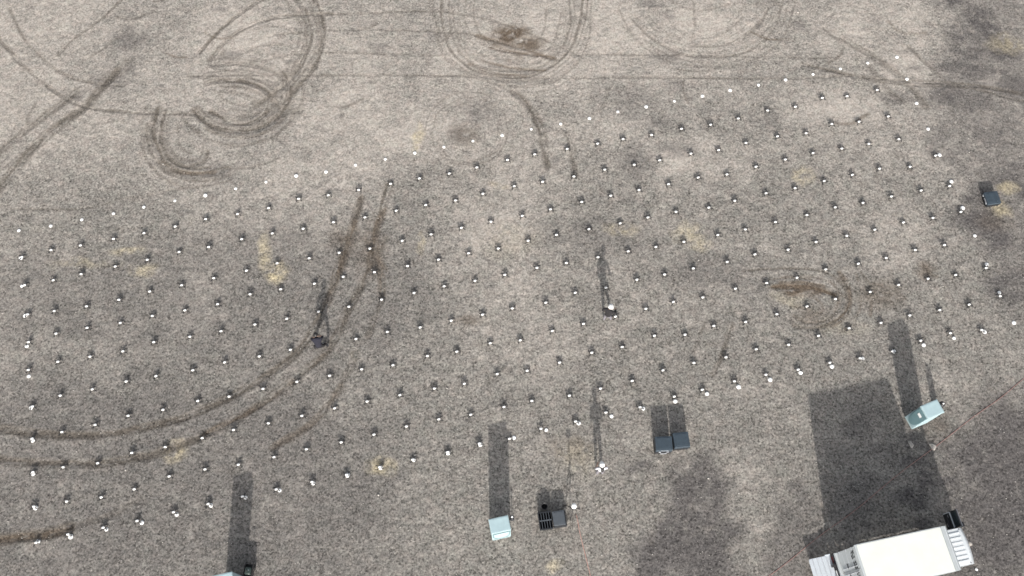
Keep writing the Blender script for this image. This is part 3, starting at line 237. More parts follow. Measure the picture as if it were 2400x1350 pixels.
for ti, (w, s, br, pts) in enumerate(TRACKS):
    lay_track(w, s, br, pts, 1000+ti)
    ln_ = sum(math.dist(a, b) for a, b in zip(pts[:-1], pts[1:]))
    if s > 0.45 and len(pts) >= 5 and pts[0][1] > 21 and math.dist(pts[0], pts[-1]) < 0.93*ln_:            # neighbouring passes of the same spinning car
        for q_, o in enumerate((-0.62, -0.3, 0.34, 0.7)):
            lay_track(w*0.55, s*(0.55, 0.7, 0.7, 0.55)[q_], br, pts[q_ % 2:len(pts)-(q_ > 1)], 2000+ti*7+q_, o*(0.75+0.5*rng.random()))
for q_ in range(26):                                              # short stray scuffs
    x = rng.uniform(-26, 26); y = rng.uniform(26, 36); a = rng.normal(0.0, 0.9); l = rng.uniform(0.5, 2.2)
    lay_track(rng.uniform(.08, .22), rng.uniform(.35, .7), int(rng.random() < .3), [(x, y), (x+l*.5*math.cos(a), y+l*.5*math.sin(a)), (x+l*math.cos(a+.25), y+l*math.sin(a+.25))], 5000+q_, 0.001)
straw = np.zeros_like(XX); wet_and_shade = np.zeros_like(XX); dust_and_light = np.zeros_like(XX)
for k, s, x, y, rx, ry in BLOBS:
    q = np.sqrt(((XX+WX*1.2-x)/rx)**2+((YY+WY*1.2-y)/ry)**2)
    m = s*np.clip(1.45-q, 0, 1)
    if k == 'mud': mud = np.maximum(mud, m*np.clip(5.0*(0.35*N_mid+0.65*N_fine)-1.4, 0, 1))
    elif k == 'straw': straw = np.maximum(straw, m*np.clip(4.0*(0.4*N_mid+0.6*N_fine)-1.3, 0, 1))
    elif k == 'wet_and_shade': wet_and_shade = np.maximum(wet_and_shade, m*np.clip(1.7*N_mid+1.7*N_fine-0.6, 0, 1))  # damp spots, plus shade painted in where shadows fall
    else: dust_and_light = np.maximum(dust_and_light, s*np.clip(1.5-q, 0, 1)**1.3*np.clip(1.9*N_mid-0.2, 0, 1))
for s, fe, pts in PATCHES:  # polygons of darker ground with feathered edges
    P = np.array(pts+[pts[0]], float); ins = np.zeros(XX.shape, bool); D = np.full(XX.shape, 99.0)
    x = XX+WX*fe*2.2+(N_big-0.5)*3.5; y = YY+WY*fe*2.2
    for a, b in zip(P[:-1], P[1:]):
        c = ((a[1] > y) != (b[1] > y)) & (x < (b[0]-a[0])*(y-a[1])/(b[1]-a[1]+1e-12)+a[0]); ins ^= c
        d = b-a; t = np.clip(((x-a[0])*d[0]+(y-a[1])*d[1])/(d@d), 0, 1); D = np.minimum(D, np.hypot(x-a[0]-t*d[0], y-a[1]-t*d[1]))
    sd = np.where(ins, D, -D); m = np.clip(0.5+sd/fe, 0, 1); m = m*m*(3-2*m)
    wet_and_shade = np.maximum(wet_and_shade, np.clip(s, 0, 1)*m*np.clip((-0.02 if s > .97 else -0.22)+1.25*N_mid+1.15*N_fine, 0, 1))
lo = np.clip((N_big-0.3)/0.4, 0, 1); dust_and_light = np.clip(dust_and_light*0.8+0.45*pale+np.clip((YY-8)/24, 0, 1)*0.66+(lo-0.5)*0.45-0.07, 0, 1)  # far ground painted lighter for backscatter, on top of the dusty patches
edge = np.clip(np.minimum(np.minimum(XX-GX0, GX1-XX), np.minimum(YY-GY0, GY1-YY))/1.5, 0, 1)
ZZ = (rut + (N_fine-0.5)*0.03 + (N_mid-0.5)*0.05 + (N_grit-0.5)*0.018)*edge
ZZ -= 0.0
def gz(x, y):
    i = min(nx-1, max(0, int(round((x-GX0)/GS)))); j = min(ny-1, max(0, int(round((y-GY0)/GS)))); return float(ZZ[j, i])
me = bpy.data.meshes.new('ground')
FAR = 1500.0
co = np.empty((nx*ny+12, 3), np.float32); co[:nx*ny, 0] = XX.ravel(); co[:nx*ny, 1] = YY.ravel(); co[:nx*ny, 2] = ZZ.ravel()
ox = [-FAR, GX0, GX1, FAR]; oy = [-FAR, GY0, GY1, FAR]
outer = {}; base = nx*ny; k = base
corner = {(1, 1): 0, (2, 1): nx-1, (1, 2): (ny-1)*nx, (2, 2): nx*ny-1}
for j in range(4):
    for i in range(4):
        if (i, j) in corner: outer[(i, j)] = corner[(i, j)]
        else: co[k] = (ox[i], oy[j], 0); outer[(i, j)] = k; k += 1
idx = np.arange(nx*ny).reshape(ny, nx)
q = np.stack([idx[:-1, :-1], idx[:-1, 1:], idx[1:, 1:], idx[1:, :-1]], -1).reshape(-1, 4)
oq = [[outer[(i, j)], outer[(i+1, j)], outer[(i+1, j+1)], outer[(i, j+1)]] for j in range(3) for i in range(3) if (i, j) != (1, 1)]
q = np.concatenate([q, np.array(oq)]).astype(np.int32)
me.vertices.add(len(co)); me.vertices.foreach_set('co', co.ravel())
me.loops.add(q.size); me.loops.foreach_set('vertex_index', q.ravel())
me.polygons.add(len(q)); me.polygons.foreach_set('loop_start', np.arange(0, q.size, 4, dtype=np.int32)); me.polygons.foreach_set('loop_total', np.full(len(q), 4, np.int32))
me.polygons.foreach_set('use_smooth', np.ones(len(q), bool))
me.update(); me.validate()
for nm, arr, d in (('track', track, 0), ('mud', mud, 0), ('straw', straw, 0), ('wet_and_shade', wet_and_shade, 0.1), ('dust_and_light', dust_and_light, 0.3)):
    at = me.attributes.new(nm, 'FLOAT', 'POINT')
    at.data.foreach_set('value', np.concatenate([arr.ravel(), np.full(12, d)]).astype(np.float32))
gm = bpy.data.materials.new('gravel_ground'); gm.use_nodes = True; nt = gm.node_tree; L = nt.links.new
bs = nt.nodes['Principled BSDF']; bs.inputs['Roughness'].default_value = 0.95; bs.inputs['Specular IOR Level'].default_value = 0.15
tc = nt.nodes.new('ShaderNodeTexCoord')
def noise(scale, det=4, ro=0.6):
    n = nt.nodes.new('ShaderNodeTexNoise'); n.inputs['Scale'].default_value = scale; n.inputs['Detail'].default_value = det; n.inputs['Roughness'].default_value = ro
    L(tc.outputs['Object'], n.inputs['Vector']); return n.outputs['Fac']
def attr(nm):
    a = nt.nodes.new('ShaderNodeAttribute'); a.attribute_name = nm; return a.outputs['Fac']
def mth(op, a, b=None, c=None, clamp=False):
    n = nt.nodes.new('ShaderNodeMath'); n.operation = op; n.use_clamp = clamp
    for i, v in enumerate((a, b, c)):
        if v is None: continue
        if isinstance(v, (int, float)): n.inputs[i].default_value = v
        else: L(v, n.inputs[i])
    return n.outputs[0]
def mix(f, a, b, mode='MIX'):
    n = nt.nodes.new('ShaderNodeMix'); n.data_type = 'RGBA'; n.blend_type = mode
    for s, v in ((n.inputs[0], f), (n.inputs[6], a), (n.inputs[7], b)):
        if isinstance(v, (int, float)): s.default_value = v
        elif isinstance(v, tuple): s.default_value = v + (1,)
        else: L(v, s)
    return n.outputs[2]
grit = noise(10.5, 4, 0.75); grit2 = noise(27.0, 3, 0.6); patch = noise(0.45, 5, 0.6); hue = noise(2.4, 2, 0.5); hue2 = noise(1.7, 2, 0.5)
vor = nt.nodes.new('ShaderNodeTexVoronoi'); vor.inputs['Scale'].default_value = 13.0; L(tc.outputs['Object'], vor.inputs['Vector'])
sep = nt.nodes.new('ShaderNodeSeparateColor'); L(vor.outputs['Color'], sep.inputs[0])
GREY = (0.175, 0.165, 0.151); PALE = (0.358, 0.328, 0.296)
dd = mth('ADD', mth('ADD', mth('MULTIPLY', attr('dust_and_light'), 0.85), mth('MULTIPLY_ADD', patch, 0.9, -0.43)), mth('MULTIPLY_ADD', noise(1.25, 7, 0.72), 1.5, -0.75), clamp=True)   # dusty fill in ragged patches, plus the painted far-side brightening
c0 = mix(dd, GREY, PALE)
c0 = mix(mth('MULTIPLY_ADD', hue, 1.6, -0.65, clamp=True), c0, mix(1.0, c0, (1.055, 0.985, 0.968), 'MULTIPLY'))
c0 = mix(mth('MULTIPLY_ADD', hue2, 1.8, -0.8, clamp=True), c0, mix(1.0, c0, (0.955, 1.0, 0.975), 'MULTIPLY'))
c0 = mix(mth('MULTIPLY', attr('wet_and_shade'), 0.92), c0, (0.080, 0.074, 0.073))
c0 = mix(attr('straw'), c0, (0.40, 0.345, 0.235))
c0 = mix(mth('MULTIPLY', attr('track'), 0.9), c0, (0.082, 0.070, 0.058))
c0 = mix(mth('MULTIPLY', attr('mud'), 0.92), c0, (0.085, 0.062, 0.043))
spk = mth('ADD', mth('MULTIPLY', grit, 0.9), mth('MULTIPLY', grit2, 0.35))           # ~0.62 mean
spk = mth('ADD', spk, mth('MULTIPLY', sep.outputs[0], 0.22))                          # ~0.73
spots = mth('MULTIPLY_ADD', noise(1.9, 7, 0.82), 5.5, -3.2, clamp=True)
mott = mth('MULTIPLY_ADD', noise(3.3, 3, 0.65), 1.5, -0.75)
spk = mth('ADD', mth('SUBTRACT', mth('MULTIPLY_ADD', spk, 2.7, -0.93), mth('MULTIPLY', spots, 0.55)), mth('MULTIPLY', mott, 0.42))
spk = mth('MULTIPLY_ADD', mth('SUBTRACT', spk, 1.0), mth('MULTIPLY_ADD', dd, -0.75, 1.3), 1.0)   # bare gravel is grainier than dusty ground
spk = mth('MAXIMUM', spk, 0.22)
sc3 = nt.nodes.new('ShaderNodeCombineColor')
for i in range(3): L(spk, sc3.inputs[i])
c1 = mix(1.0, c0, sc3.outputs[0], 'MULTIPLY')
L(c1, bs.inputs['Base Color'])
bp = nt.nodes.new('ShaderNodeBump'); bp.inputs['Strength'].default_value = 0.55; bp.inputs['Distance'].default_value = 0.035
L(mth('ADD', mth('MULTIPLY', grit, 1.0), mth('MULTIPLY', sep.outputs[1], 0.25)), bp.inputs['Height']); L(bp.outputs[0], bs.inputs['Normal'])
me.materials.append(gm)
ground = link(bpy.data.objects.new('ground', me)); ground['kind'] = 'structure'
ground['label'] = 'bare gravel field with tyre ruts, pale dusty and damp dark patches, painted light and shade'

# loose stones lying on the gravel, too many to count
def stones(n):
    base = np.array([(1, 0, 0), (0, 1, 0), (-1, 0, 0), (0, -1, 0), (0, 0, 1), (0, 0, -.5)], float)
    fc = np.array([(0, 1, 4), (1, 2, 4), (2, 3, 4), (3, 0, 4), (1, 0, 5), (2, 1, 5), (3, 2, 5), (0, 3, 5)])
    x = rng.uniform(-27.5, 27.5, n); y = 3.0+rng.uniform(0, 1, n)**1.2*32
    s = 0.012+0.022*rng.random(n)**3; s[:120] *= 1.7
    i = np.clip(((x-GX0)/GS+.5).astype(int), 0, nx-1); j = np.clip(((y-GY0)/GS+.5).astype(int), 0, ny-1); z = ZZ[j, i]
    a = rng.uniform(0, 6.28, n); V = base[None]*(s[:, None, None]*rng.uniform(.6, 1.3, (n, 6, 1)))
    V[:, :, 2] *= .7
    X = V[:, :, 0]*np.cos(a)[:, None]-V[:, :, 1]*np.sin(a)[:, None]; Y = V[:, :, 0]*np.sin(a)[:, None]+V[:, :, 1]*np.cos(a)[:, None]
    co = np.stack([X+x[:, None], Y+y[:, None], V[:, :, 2]+z[:, None]+s[:, None]*.3], -1).reshape(-1, 3)
    F = (fc[None]+(np.arange(n)*6)[:, None, None]).reshape(-1, 3).astype(np.int32)
    m = bpy.data.meshes.new('loose_stones'); m.vertices.add(len(co)); m.vertices.foreach_set('co', co.astype(np.float32).ravel())
    m.loops.add(F.size); m.loops.foreach_set('vertex_index', F.ravel()); m.polygons.add(len(F))
    m.polygons.foreach_set('loop_start', np.arange(0, F.size, 3, dtype=np.int32)); m.polygons.foreach_set('loop_total', np.full(len(F), 3, np.int32)); m.update(); m.validate()
    m.materials.append(pm('pale_stone', (0.38, 0.36, 0.335), 0.9, vary=0.45, scale=1.1))
    o = link(bpy.data.objects.new('loose_stones', m)); o['kind'] = 'stuff'; o['label'] = 'small pale stones scattered over the gravel'; o['category'] = 'stones'
stones(9000)

# ------------------------------------------------------------------ drones
GRID = 0.2273
def m_body():
    bm = B(); box(bm, (0, 0, .088), (.125, .105, .05), bev=.012); box(bm, (0, .055, .085), (.05, .03, .03), bev=.006); return mesh('body', bm, M_carbon)
def m_arm():      # along +X
    bm = B(); cyl(bm, (.045, 0, .09), (.155, 0, .095), .016, .012, 8); cyl(bm, (.155, 0, .075), (.155, 0, .118), .024, .022, 10)
    cyl(bm, (.150, 0, .085), (.168, 0, .0), .011, .009, 6); return mesh('arm', bm, M_carbon)
def m_prop():
    bm = B()
    for s in (1, -1):
        vs_ = [bm.verts.new(p) for p in ((s*.006, -.007, .121), (s*.05, -.012, .123), (s*.082, -.004, .124), (s*.082, .004, .124), (s*.05, .010, .121), (s*.006, .007, .121))]
        lo_ = [bm.verts.new(v.co-Vector((0, 0, .002))) for v in vs_]
        bm.faces.new(vs_); bm.faces.new(lo_[::-1])
        for k in range(6): bm.faces.new((vs_[k], lo_[k], lo_[(k+1) % 6], vs_[(k+1) % 6]))
    cyl(bm, (0, 0, .115), (0, 0, .128), .008, .006, 8)
    bmesh.ops.recalc_face_normals(bm, faces=bm.faces); return mesh('propeller', bm, M_black)
def m_cover():
    bm = B(); prof = [(1, 0), (1, .3), (.94, .6), (.78, .85), (.45, .98), (0, 1)]
    lathe(bm, prof, 16); lathe(bm, [(0, 0), (1, 0)], 16)
    for v in bm.verts:
        x, y = v.co.x, v.co.y; k = max(abs(x), abs(y), 1e-6); r = math.hypot(x, y)
        f = (r/k)**0.55
        v.co = Vector((x*f*.068, y*f*.046, .112+v.co.z*.05))
    return mesh('battery_cover', bm, M_white, True)
DM = (m_body(), m_arm(), m_prop(), m_cover())
def make_drone(n, r, c, x, y):
    rz = GRID + random.gauss(0, .10)
    label = 'small dark quadcopter with white top, %s from left in %s drone row from top' % (ordn(c+1), ordn(r))
    t = thing('quadcopter', label, 'drone', (x, y, gz(x, y)-.004), rz, 'quadcopters laid out in rows')
    t.rotation_euler = (random.gauss(0, .03), random.gauss(0, .03), rz)
    link(bpy.data.objects.new('body', DM[0]), t)
    for k in range(4):
        a = R(45+90*k)+(R(6) if k % 2 else -R(6))
        ar = link(bpy.data.objects.new('arm', DM[1]), t); ar.rotation_euler = (0, 0, a)
        pr = link(bpy.data.objects.new('propeller', DM[2]), ar); pr.location = (.155, 0, 0); pr.rotation_euler = (0, 0, random.uniform(0, 3.1))
    link(bpy.data.objects.new('battery_cover', DM[3]), t)
for n, (r, c, x, y) in enumerate(DRONES): make_drone(n, r, c, x, y)

# ------------------------------------------------------------------ disc markers round the edge of the field
def m_disc():
    bm = B(); lathe(bm, [(.112, 0), (.108, .012), (.085, .03), (.055, .043), (.03, .046), (.026, .040), (.0, .038)], 22); return mesh('disc_marker', bm, M_mark, True)
DISC = m_disc()
for i, j, x, y in MARKS:
    if (i, j) == (0, 0): lab = 'white disc marker at the far left corner of the marker rectangle'
    elif (i, j) == (30, 0): lab = 'white disc marker at the far right corner of the marker rectangle'
    elif (i, j) == (0, 10): lab = 'white disc marker at the near left corner of the marker rectangle'
    elif (i, j) == (30, 10): lab = 'white disc marker at the near right corner of the marker rectangle'
    elif j == 0: lab = 'white disc marker, %s from the left along the far edge' % ordn(i+1)
    elif j == 10: lab = 'white disc marker, %s from the left along the near edge' % ordn(i+1)
    elif i == 0: lab = 'white disc marker, %s from the top down the left edge' % ordn(j+1)
    else: lab = 'white disc marker, %s from the top down the right edge' % ordn(j+1)
    o = link(bpy.data.objects.new('disc_marker', DISC)); o.location = (x, y, gz(x, y)+.006)
    o.rotation_euler = (random.gauss(0, .05), random.gauss(0, .05), random.uniform(0, 6)); s = random.uniform(.74, 1.0)
    if j == 0: s *= .86
    o.scale = (s, s, s); tag(o, lab, 'marker', 'white disc markers round the drone field')

# ------------------------------------------------------------------ covered trolleys
def trolley(x, y, rz, label, face, extra=True, sx=.80, sy=.60, h=2.0):
    z0 = gz(x, y)
    t = thing('covered_trolley', label, 'trolley', (x, y, z0), rz, 'tall trolleys under pale blue covers')
    b = B(); box(b, (0, 0, .16), (sx+.02, sy+.02, .05), bev=.008)
    for ax in (-1, 1):
        box(b, (ax*(sx/2-.02), sy/2-.02, .17), (.05, .05, .06)); box(b, (ax*(sx/2-.02), -sy/2+.02, .17), (.05, .05, .06))
    obj('base_frame', b, M_teall, t)
    for ax in (-1, 1):
        for ay in (-1, 1):
            w = B(); cyl(w, (ax*(sx/2-.08), ay*(sy/2-.08)-.02, .065), (ax*(sx/2-.08), ay*(sy/2-.08)+.02, .065), .065, n=14); box(w, (ax*(sx/2-.08), ay*(sy/2-.08), .13), (.03, .06, .05))
            obj('castor', w, M_rubber, t)
    # cloth cover: slightly bulging hollow box with a soft rim
    bm = B(); n = 7
    box(bm, (0, 0, (h+.19)/2), (sx, sy, h-.19), bev=.02)
    bmesh.ops.subdivide_edges(bm, edges=[e for e in bm.edges if e.calc_length() > .3], cuts=8, use_grid_fill=True)
    for v in bm.verts:
        k = math.sin(v.co.z*5.1+v.co.x*3)*.007+math.sin(v.co.z*9+v.co.y*7)*.004
        if abs(v.co.x) > sx/2-.015: v.co.x += math.copysign(k, v.co.x)
        if abs(v.co.y) > sy/2-.015: v.co.y += math.copysign(k, v.co.y)
        if v.co.z > h-.02: v.co.z += -.012*math.cos(v.co.x*3.2)*math.cos(v.co.y*4)
    cv = obj('cover', bm, M_teal, t, True)
    # rim round the top edge
    for (cx, cy, lx, ly) in ((0, sy/2, sx+.03, .03), (0, -sy/2, sx+.03, .03), (sx/2, 0, .03, sy-.034), (-sx/2, 0, .03, sy-.034)):
        r_ = B(); box(r_, (cx, cy, h-.035), (lx, ly, .05), bev=.008); obj('top_rim', r_, M_teall, cv)
    # arched front flap on one end, with a white tag
    if face == 'end':
        w = sy; Mx = Matrix.Translation((-sx/2-.014, 0, 0)) @ Matrix.Rotation(-math.pi/2, 4, 'Z')
    else:
        w = sx; Mx = Matrix.Translation((0, -sy/2-.014, 0))
    def arch(wd, zt, zb, th, off):
        a = B(); pts = [(-wd/2, zt), (wd/2, zt)]
        pts = [(wd/2, zt)]+[(wd/2*math.cos(q_), zb+(zt-zb)*.55*(1+math.sin(q_))-.0) for q_ in [0-k*math.pi/14 for k in range(15)]]+[(-wd/2, zt)]
        fr = [a.verts.new(Mx @ Vector((p[0], -off-th, p[1]))) for p in pts]; bk = [a.verts.new(Mx @ Vector((p[0], -off, p[1]))) for p in pts]
        a.faces.new(fr); a.faces.new(bk[::-1])
        for k in range(len(pts)): a.faces.new((fr[k], bk[k], bk[(k+1) % len(pts)], fr[(k+1) % len(pts)]))
        bmesh.ops.recalc_face_normals(a, faces=a.faces); return a
    f1 = obj('front_flap', arch(w*.92, h-.10, .32, .02, .0), M_teald, t)
    obj('flap_hem', arch(w*.80, h-.14, .62, .012, .022), M_teal if face != 'end' else M_teald, f1)
    s_ = B(); box(s_, (0, -.045, h-.42), (w*.34, .012, .20), M=Mx); obj('white_tag', s_, M_white, t)
    s_ = B(); box(s_, (0, -.02, .27), (w*.9, .02, .06), M=Mx); obj('lower_bar', s_, M_teall, t)
    return t
trolley(18.12, 10.80, R(22.0), 'tall pale blue covered trolley with arched dark flap, beside the truck shadow', 'end')
trolley(-.49, 5.88, R(12.7), 'tall pale blue covered trolley left of the open black case', 'side')
trolley(-11.66, 3.61, R(12.3), 'tall pale blue covered trolley cut off by the lower edge, beside black wagon', 'side')
# canister, lamp post, wagon standing beside the trolleys
def canister(x, y):
    t = thing('canister', 'black upright canister with pale knob beside the arched-flap trolley', 'canister', (x, y, gz(x, y)))
    b = B(); lathe(b, [(0, 0), (.125, 0), (.135, .03), (.135, .74), (.12, .80), (.06, .84), (0, .84)], 18); obj('body', b, M_black, t, True)
    for z in (.22, .52): 
        b = B(); lathe(b, [(.137, z), (.142, z+.01), (.142, z+.03), (.137, z+.04)], 18); obj('hoop', b, M_steel, t, True)
    b = B(); cyl(b, (0, 0, .83), (0, 0, .88), .022, n=10); ball(b, (.0, -.01, .9), (.045, .045, .03)); obj('knob', b, M_white, t, True)
    b = B(); tube(b, [(-.1, 0, .8), (-.09, 0, .9), (0, .03, .93), (.09, 0, .9), (.1, 0, .8)], .012); obj('handle', b, M_black, t, True)
canister(19.13, 11.36)
t = thing('marker_post', 'short grey post with white ball cap behind the centre trolley', 'post', (0.02, 6.42, gz(0.02, 6.42)))
b = B(); lathe(b, [(0, 0), (.10, 0), (.10, .025), (.03, .05), (0, .05)], 14); obj('foot', b, M_steel, t)
b = B(); cyl(b, (0, 0, .05), (0, 0, .5), .017, n=8); obj('pole', b, M_steel, t)
b = B(); ball(b, (0, 0, .54), (.05, .05, .05)); obj('ball_cap', b, M_white, t, True)
t = thing('wagon', 'black folding hand wagon at the lower edge beside a covered trolley', 'wagon', (-11.10, 4.05, gz(-11.10, 4.05)), R(-6))
b = B(); box(b, (0, 0, .24), (.34, .84, .04))
for s in (-1, 1): box(b, (s*.165, 0, .35), (.015, .84, .2)); box(b, (0, s*.412, .35), (.31, .015, .2))
obj('tray', b, M_black, t)
for sx in (-1, 1):
    for sy in (-1, 1):
        b = B(); cyl(b, (sx*.15, sy*.3, .11), (sx*.2, sy*.3, .11), .11, n=16); obj('wheel', b, M_rubber, t)
b = B(); tube(b, [(0, .42, .25), (0, .55, .5), (0, .60, .62)], .014); tube(b, [(-.12, .60, .62), (.12, .60, .62)], .016); obj('handle', b, M_steel, t)
bag = thing('tool_bag', 'dark green tool bag lying in the black wagon', 'bag', (-11.08, 4.18, gz(-11.10, 4.05)+.26), R(-6))
b = B(); box(b, (0, 0, .12), (.26, .30, .24), bev=.05); obj('body', b, M_olive, bag, True)
b = B(); tube(b, [(-.05, -.08, .22), (-.05, 0, .30), (-.05, .08, .22)], .012); obj('handle', b, M_black, bag)
b = B(); box(b, (.03, .03, .245), (.05, .04, .02), bev=.006); obj('buckle', b, M_chrome, bag)

# ------------------------------------------------------------------ cases
def latch(parent, x, y, z, rz):
    b = B(); box(b, (0, 0, 0), (.10, .025, .07), bev=.006); box(b, (0, -.016, -.01), (.06, .012, .04), bev=.003)
    o = obj('latch', b, M_alum, parent); o.location = (x, y, z); o.rotation_euler = (0, 0, rz); return o
def case(name, label, x, y, rz, sx, sy, h, silver='south', mat=None, group=None):
    t = thing(name, label, 'case', (x, y, gz(x, y)-.005), rz, group); mat = mat or M_case
    hb = h*.62
    b = B(); box(b, (0, 0, hb/2+.02), (sx, sy, hb-.04), bev=.03)
    for k in range(5):
        xx = (k-2)*sx*.19
        for s in (-1, 1): box(b, (xx, s*sy/2, hb/2+.01), (.035, .02, hb*.8))
    for k in range(4):
        yy = (k-1.5)*sy*.22
        for s in (-1, 1): box(b, (s*sx/2, yy, hb/2+.01), (.02, .035, hb*.8))
    obj('tub', b, M_cased, t)
    b = B(); box(b, (0, 0, (hb+h)/2), (sx+.012, sy+.012, h-hb), bev=.035)
    box(b, (0, 0, h+.004), (sx*.78, sy*.78, .016), bev=.006); lid = obj('lid', b, mat, t)
    for s in (-1, 1):
        b = B(); box(b, (s*sx*.22, 0, h+.016), (.035, sy*.7, .014), bev=.004); obj('lid_rib', b, mat, lid)
    b = B(); box(b, (0, 0, hb), (sx+.03, sy+.03, .03), bev=.008); obj('seam_band', b, M_cased, t)
    if silver == 'south':
        for s in (-1, 1): latch(t, s*sx*.24, -sy/2-.022, hb+.01, 0)
        b = B(); tube(b, [(-.13, -sy/2-.01, h*.42), (-.13, -sy/2-.06, h*.42), (.13, -sy/2-.06, h*.42), (.13, -sy/2-.01, h*.42)], .016); obj('carry_handle', b, M_alum, t)
        b = B(); box(b, (.02, -sy/2-.012, h-.07), (sx*.46, .02, .035), bev=.005); obj('name_plate', b, M_alum, t)
    elif silver == 'west':
        b = B(); box(b, (-sx/2-.014, -.06, h*.66), (.02, sy*.42, .07), bev=.005); obj('name_plate', b, M_alum, t)
        for s in (-1, 1): latch(t, -sx/2-.022, s*sy*.32, hb+.01, -math.pi/2)
    for ax in (-1, 1):
        for ay in (-1, 1):
            b = B(); cyl(b, (ax*(sx/2-.07), ay*(sy/2-.07), 0), (ax*(sx/2-.07), ay*(sy/2-.07), .05), .03, .035, 10); obj('foot', b, M_rubber, t)
    return t
case('equipment_case', 'dark navy equipment case with silver name plate, left of the case pair', 6.67, 9.58, R(2), .73, .62, .70, 'south', group='navy equipment cases')
case('equipment_case', 'dark navy equipment case without silver trim, right of the case pair', 7.46, 9.76, R(6), .68, .66, .66, 'none', group='navy equipment cases')
case('equipment_case', 'lone navy equipment case with silver side plate at the right edge', 23.44, 21.83, R(8), .66, .66, .36, 'west', group='navy equipment cases')
# open case with slots, and grey lidded case beside it
t = thing('open_case', 'open black drone case showing two rows of empty slots', 'case', (1.46, 6.30, gz(1.46, 6.30)-.005), R(8))
SX, SY, H = .56, .72, .42
b = B(); box(b, (0, 0, .03), (SX, SY, .05))
for s in (-1, 1): box(b, (s*(SX/2-.0125), 0, H/2+.02), (.025, SY, H-.04)); box(b, (0, s*(SY/2-.0125), H/2+.0195), (SX-.052, .025, H-.042))
obj('tub', b, M_cased, t)
b = B(); box(b, (0, 0, .10), (SX-.054, SY-.054, .08)); obj('foam_base', b, M_foam, t)
b = B(); box(b, (0, 0, H-.06), (SX-.058, .035, .14)); obj('centre_divider', b, M_greyc, t)
for s in (-1, 1):
    for k in range(4):
        b = B(); box(b, ((k-1.5)*.112, s*.175, H-.065), (.022, .308, .13)); obj('slot_divider', b, M_greyc, t)
b = B(); box(b, (0, SY/2+.012, H-.03), (SX+.02, .02, .04)); box(b, (0, -SY/2-.012, H-.03), (SX+.02, .02, .04)); box(b, (-SX/2-.012, 0, H-.03), (.02, SY+.0, .04)); obj('rim', b, M_cased, t)
t = thing('lidded_case', 'closed grey lidded case butted against the open slotted case', 'case', (2.06, 6.38, gz(2.06, 6.38)-.005), R(8))
b = B(); box(b, (0, 0, .19), (.56, .68, .36), bev=.03); obj('tub', b, M_cased, t)
b = B(); box(b, (-.03, .02, .405), (.52, .62, .07), bev=.025); box(b, (-.03, .02, .442), (.40, .50, .012), bev=.004); obj('lid', b, M_greyc, t)
b = B(); tube(b, [(.285, -.12, .25), (.33, -.12, .25), (.33, .12, .25), (.285, .12, .25)], .014); obj('carry_handle', b, M_steel, t)
b = B(); box(b, (0, -.35, .25), (.1, .025, .07), bev=.005); obj('latch', b, M_steel, t)
bk = thing('bucket', 'small black bucket in the shade behind the open slotted case', 'bucket', (1.42, 6.92, gz(1.42, 6.92)))
b = B(); lathe(b, [(0, 0), (.11, 0), (.14, .3), (.15, .31), (.15, .325), (.13, .32), (.1, .03), (0, .03)], 18); obj('pail', b, M_black, bk, True)
b = B(); tube(b, [(-.145, 0, .3), (-.12, .05, .38), (0, .08, .42), (.12, .05, .38), (.145, 0, .3)], .006); obj('handle', b, M_steel, bk)

# ------------------------------------------------------------------ antenna tripod
t = thing('antenna_tripod', 'black tripod carrying a round white antenna beside the grey lidded case', 'tripod', (2.62, 6.72, gz(2.62, 6.72)))
for dx, dy in ((-.27, .27), (.33, .12), (-.08, -.36)):
    b = B(); tube(b, [(dx*.06, dy*.06, .95), (dx*.55, dy*.55, .48), (dx, dy, .01)], .017); cyl(b, (dx*.97, dy*.97, 0), (dx*.97, dy*.97, .04), .026, n=8); obj('leg', b, M_black, t)
b = B(); cyl(b, (0, 0, .55), (0, 0, 1.5), .02, n=10); obj('centre_pole', b, M_black, t)
b = B(); lathe(b, [(0, .9), (.05, .9), (.055, .98), (0, .98)], 12); obj('collar', b, M_steel, t)
b = B(); lathe(b, [(0, 1.5), (.10, 1.5), (.118, 1.52), (.118, 1.55), (.10, 1.60), (.06, 1.625), (0, 1.63)], 24); obj('antenna_dome', b, M_white, t, True)

# ------------------------------------------------------------------ cables
def cable(name, pts, r, mat, label):
    P = smooth_path(pts, .2); L_ = []
    for k, p in enumerate(P):
        dx = .05*math.sin(k*.31)+.04*math.sin(k*.13+1); L_.append((p[0]+dx*.5, p[1]+dx, gz(p[0], p[1])+r*.8))
    b = B(); tube(b, L_, r, 6); o = obj(name, b, mat, None, True); return tag(o, label, 'cable')
cable('power_cable', CABLE_RED, .011, M_cable_r, 'thin red cable running diagonally past the truck and arched-flap trolley')
cable('power_cable', CABLE_PINK, .013, M_cable_p, 'thin pinkish cable leading from the antenna tripod to the lower edge')

# ------------------------------------------------------------------ box truck
HD = R(11.6); U = Vector((math.cos(HD), math.sin(HD))); V_ = Vector((math.sin(HD), -math.cos(HD)))
TR0 = Vector((13.64, 4.94))+V_*.87+U*1.9
T = thing('box_truck', 'white box truck with tail lift down and driver door open', 'truck', (TR0.x, TR0.y, 0), HD)
def X(s): return s-1.9
def Y(tv): return .87-tv
TH = 3.15
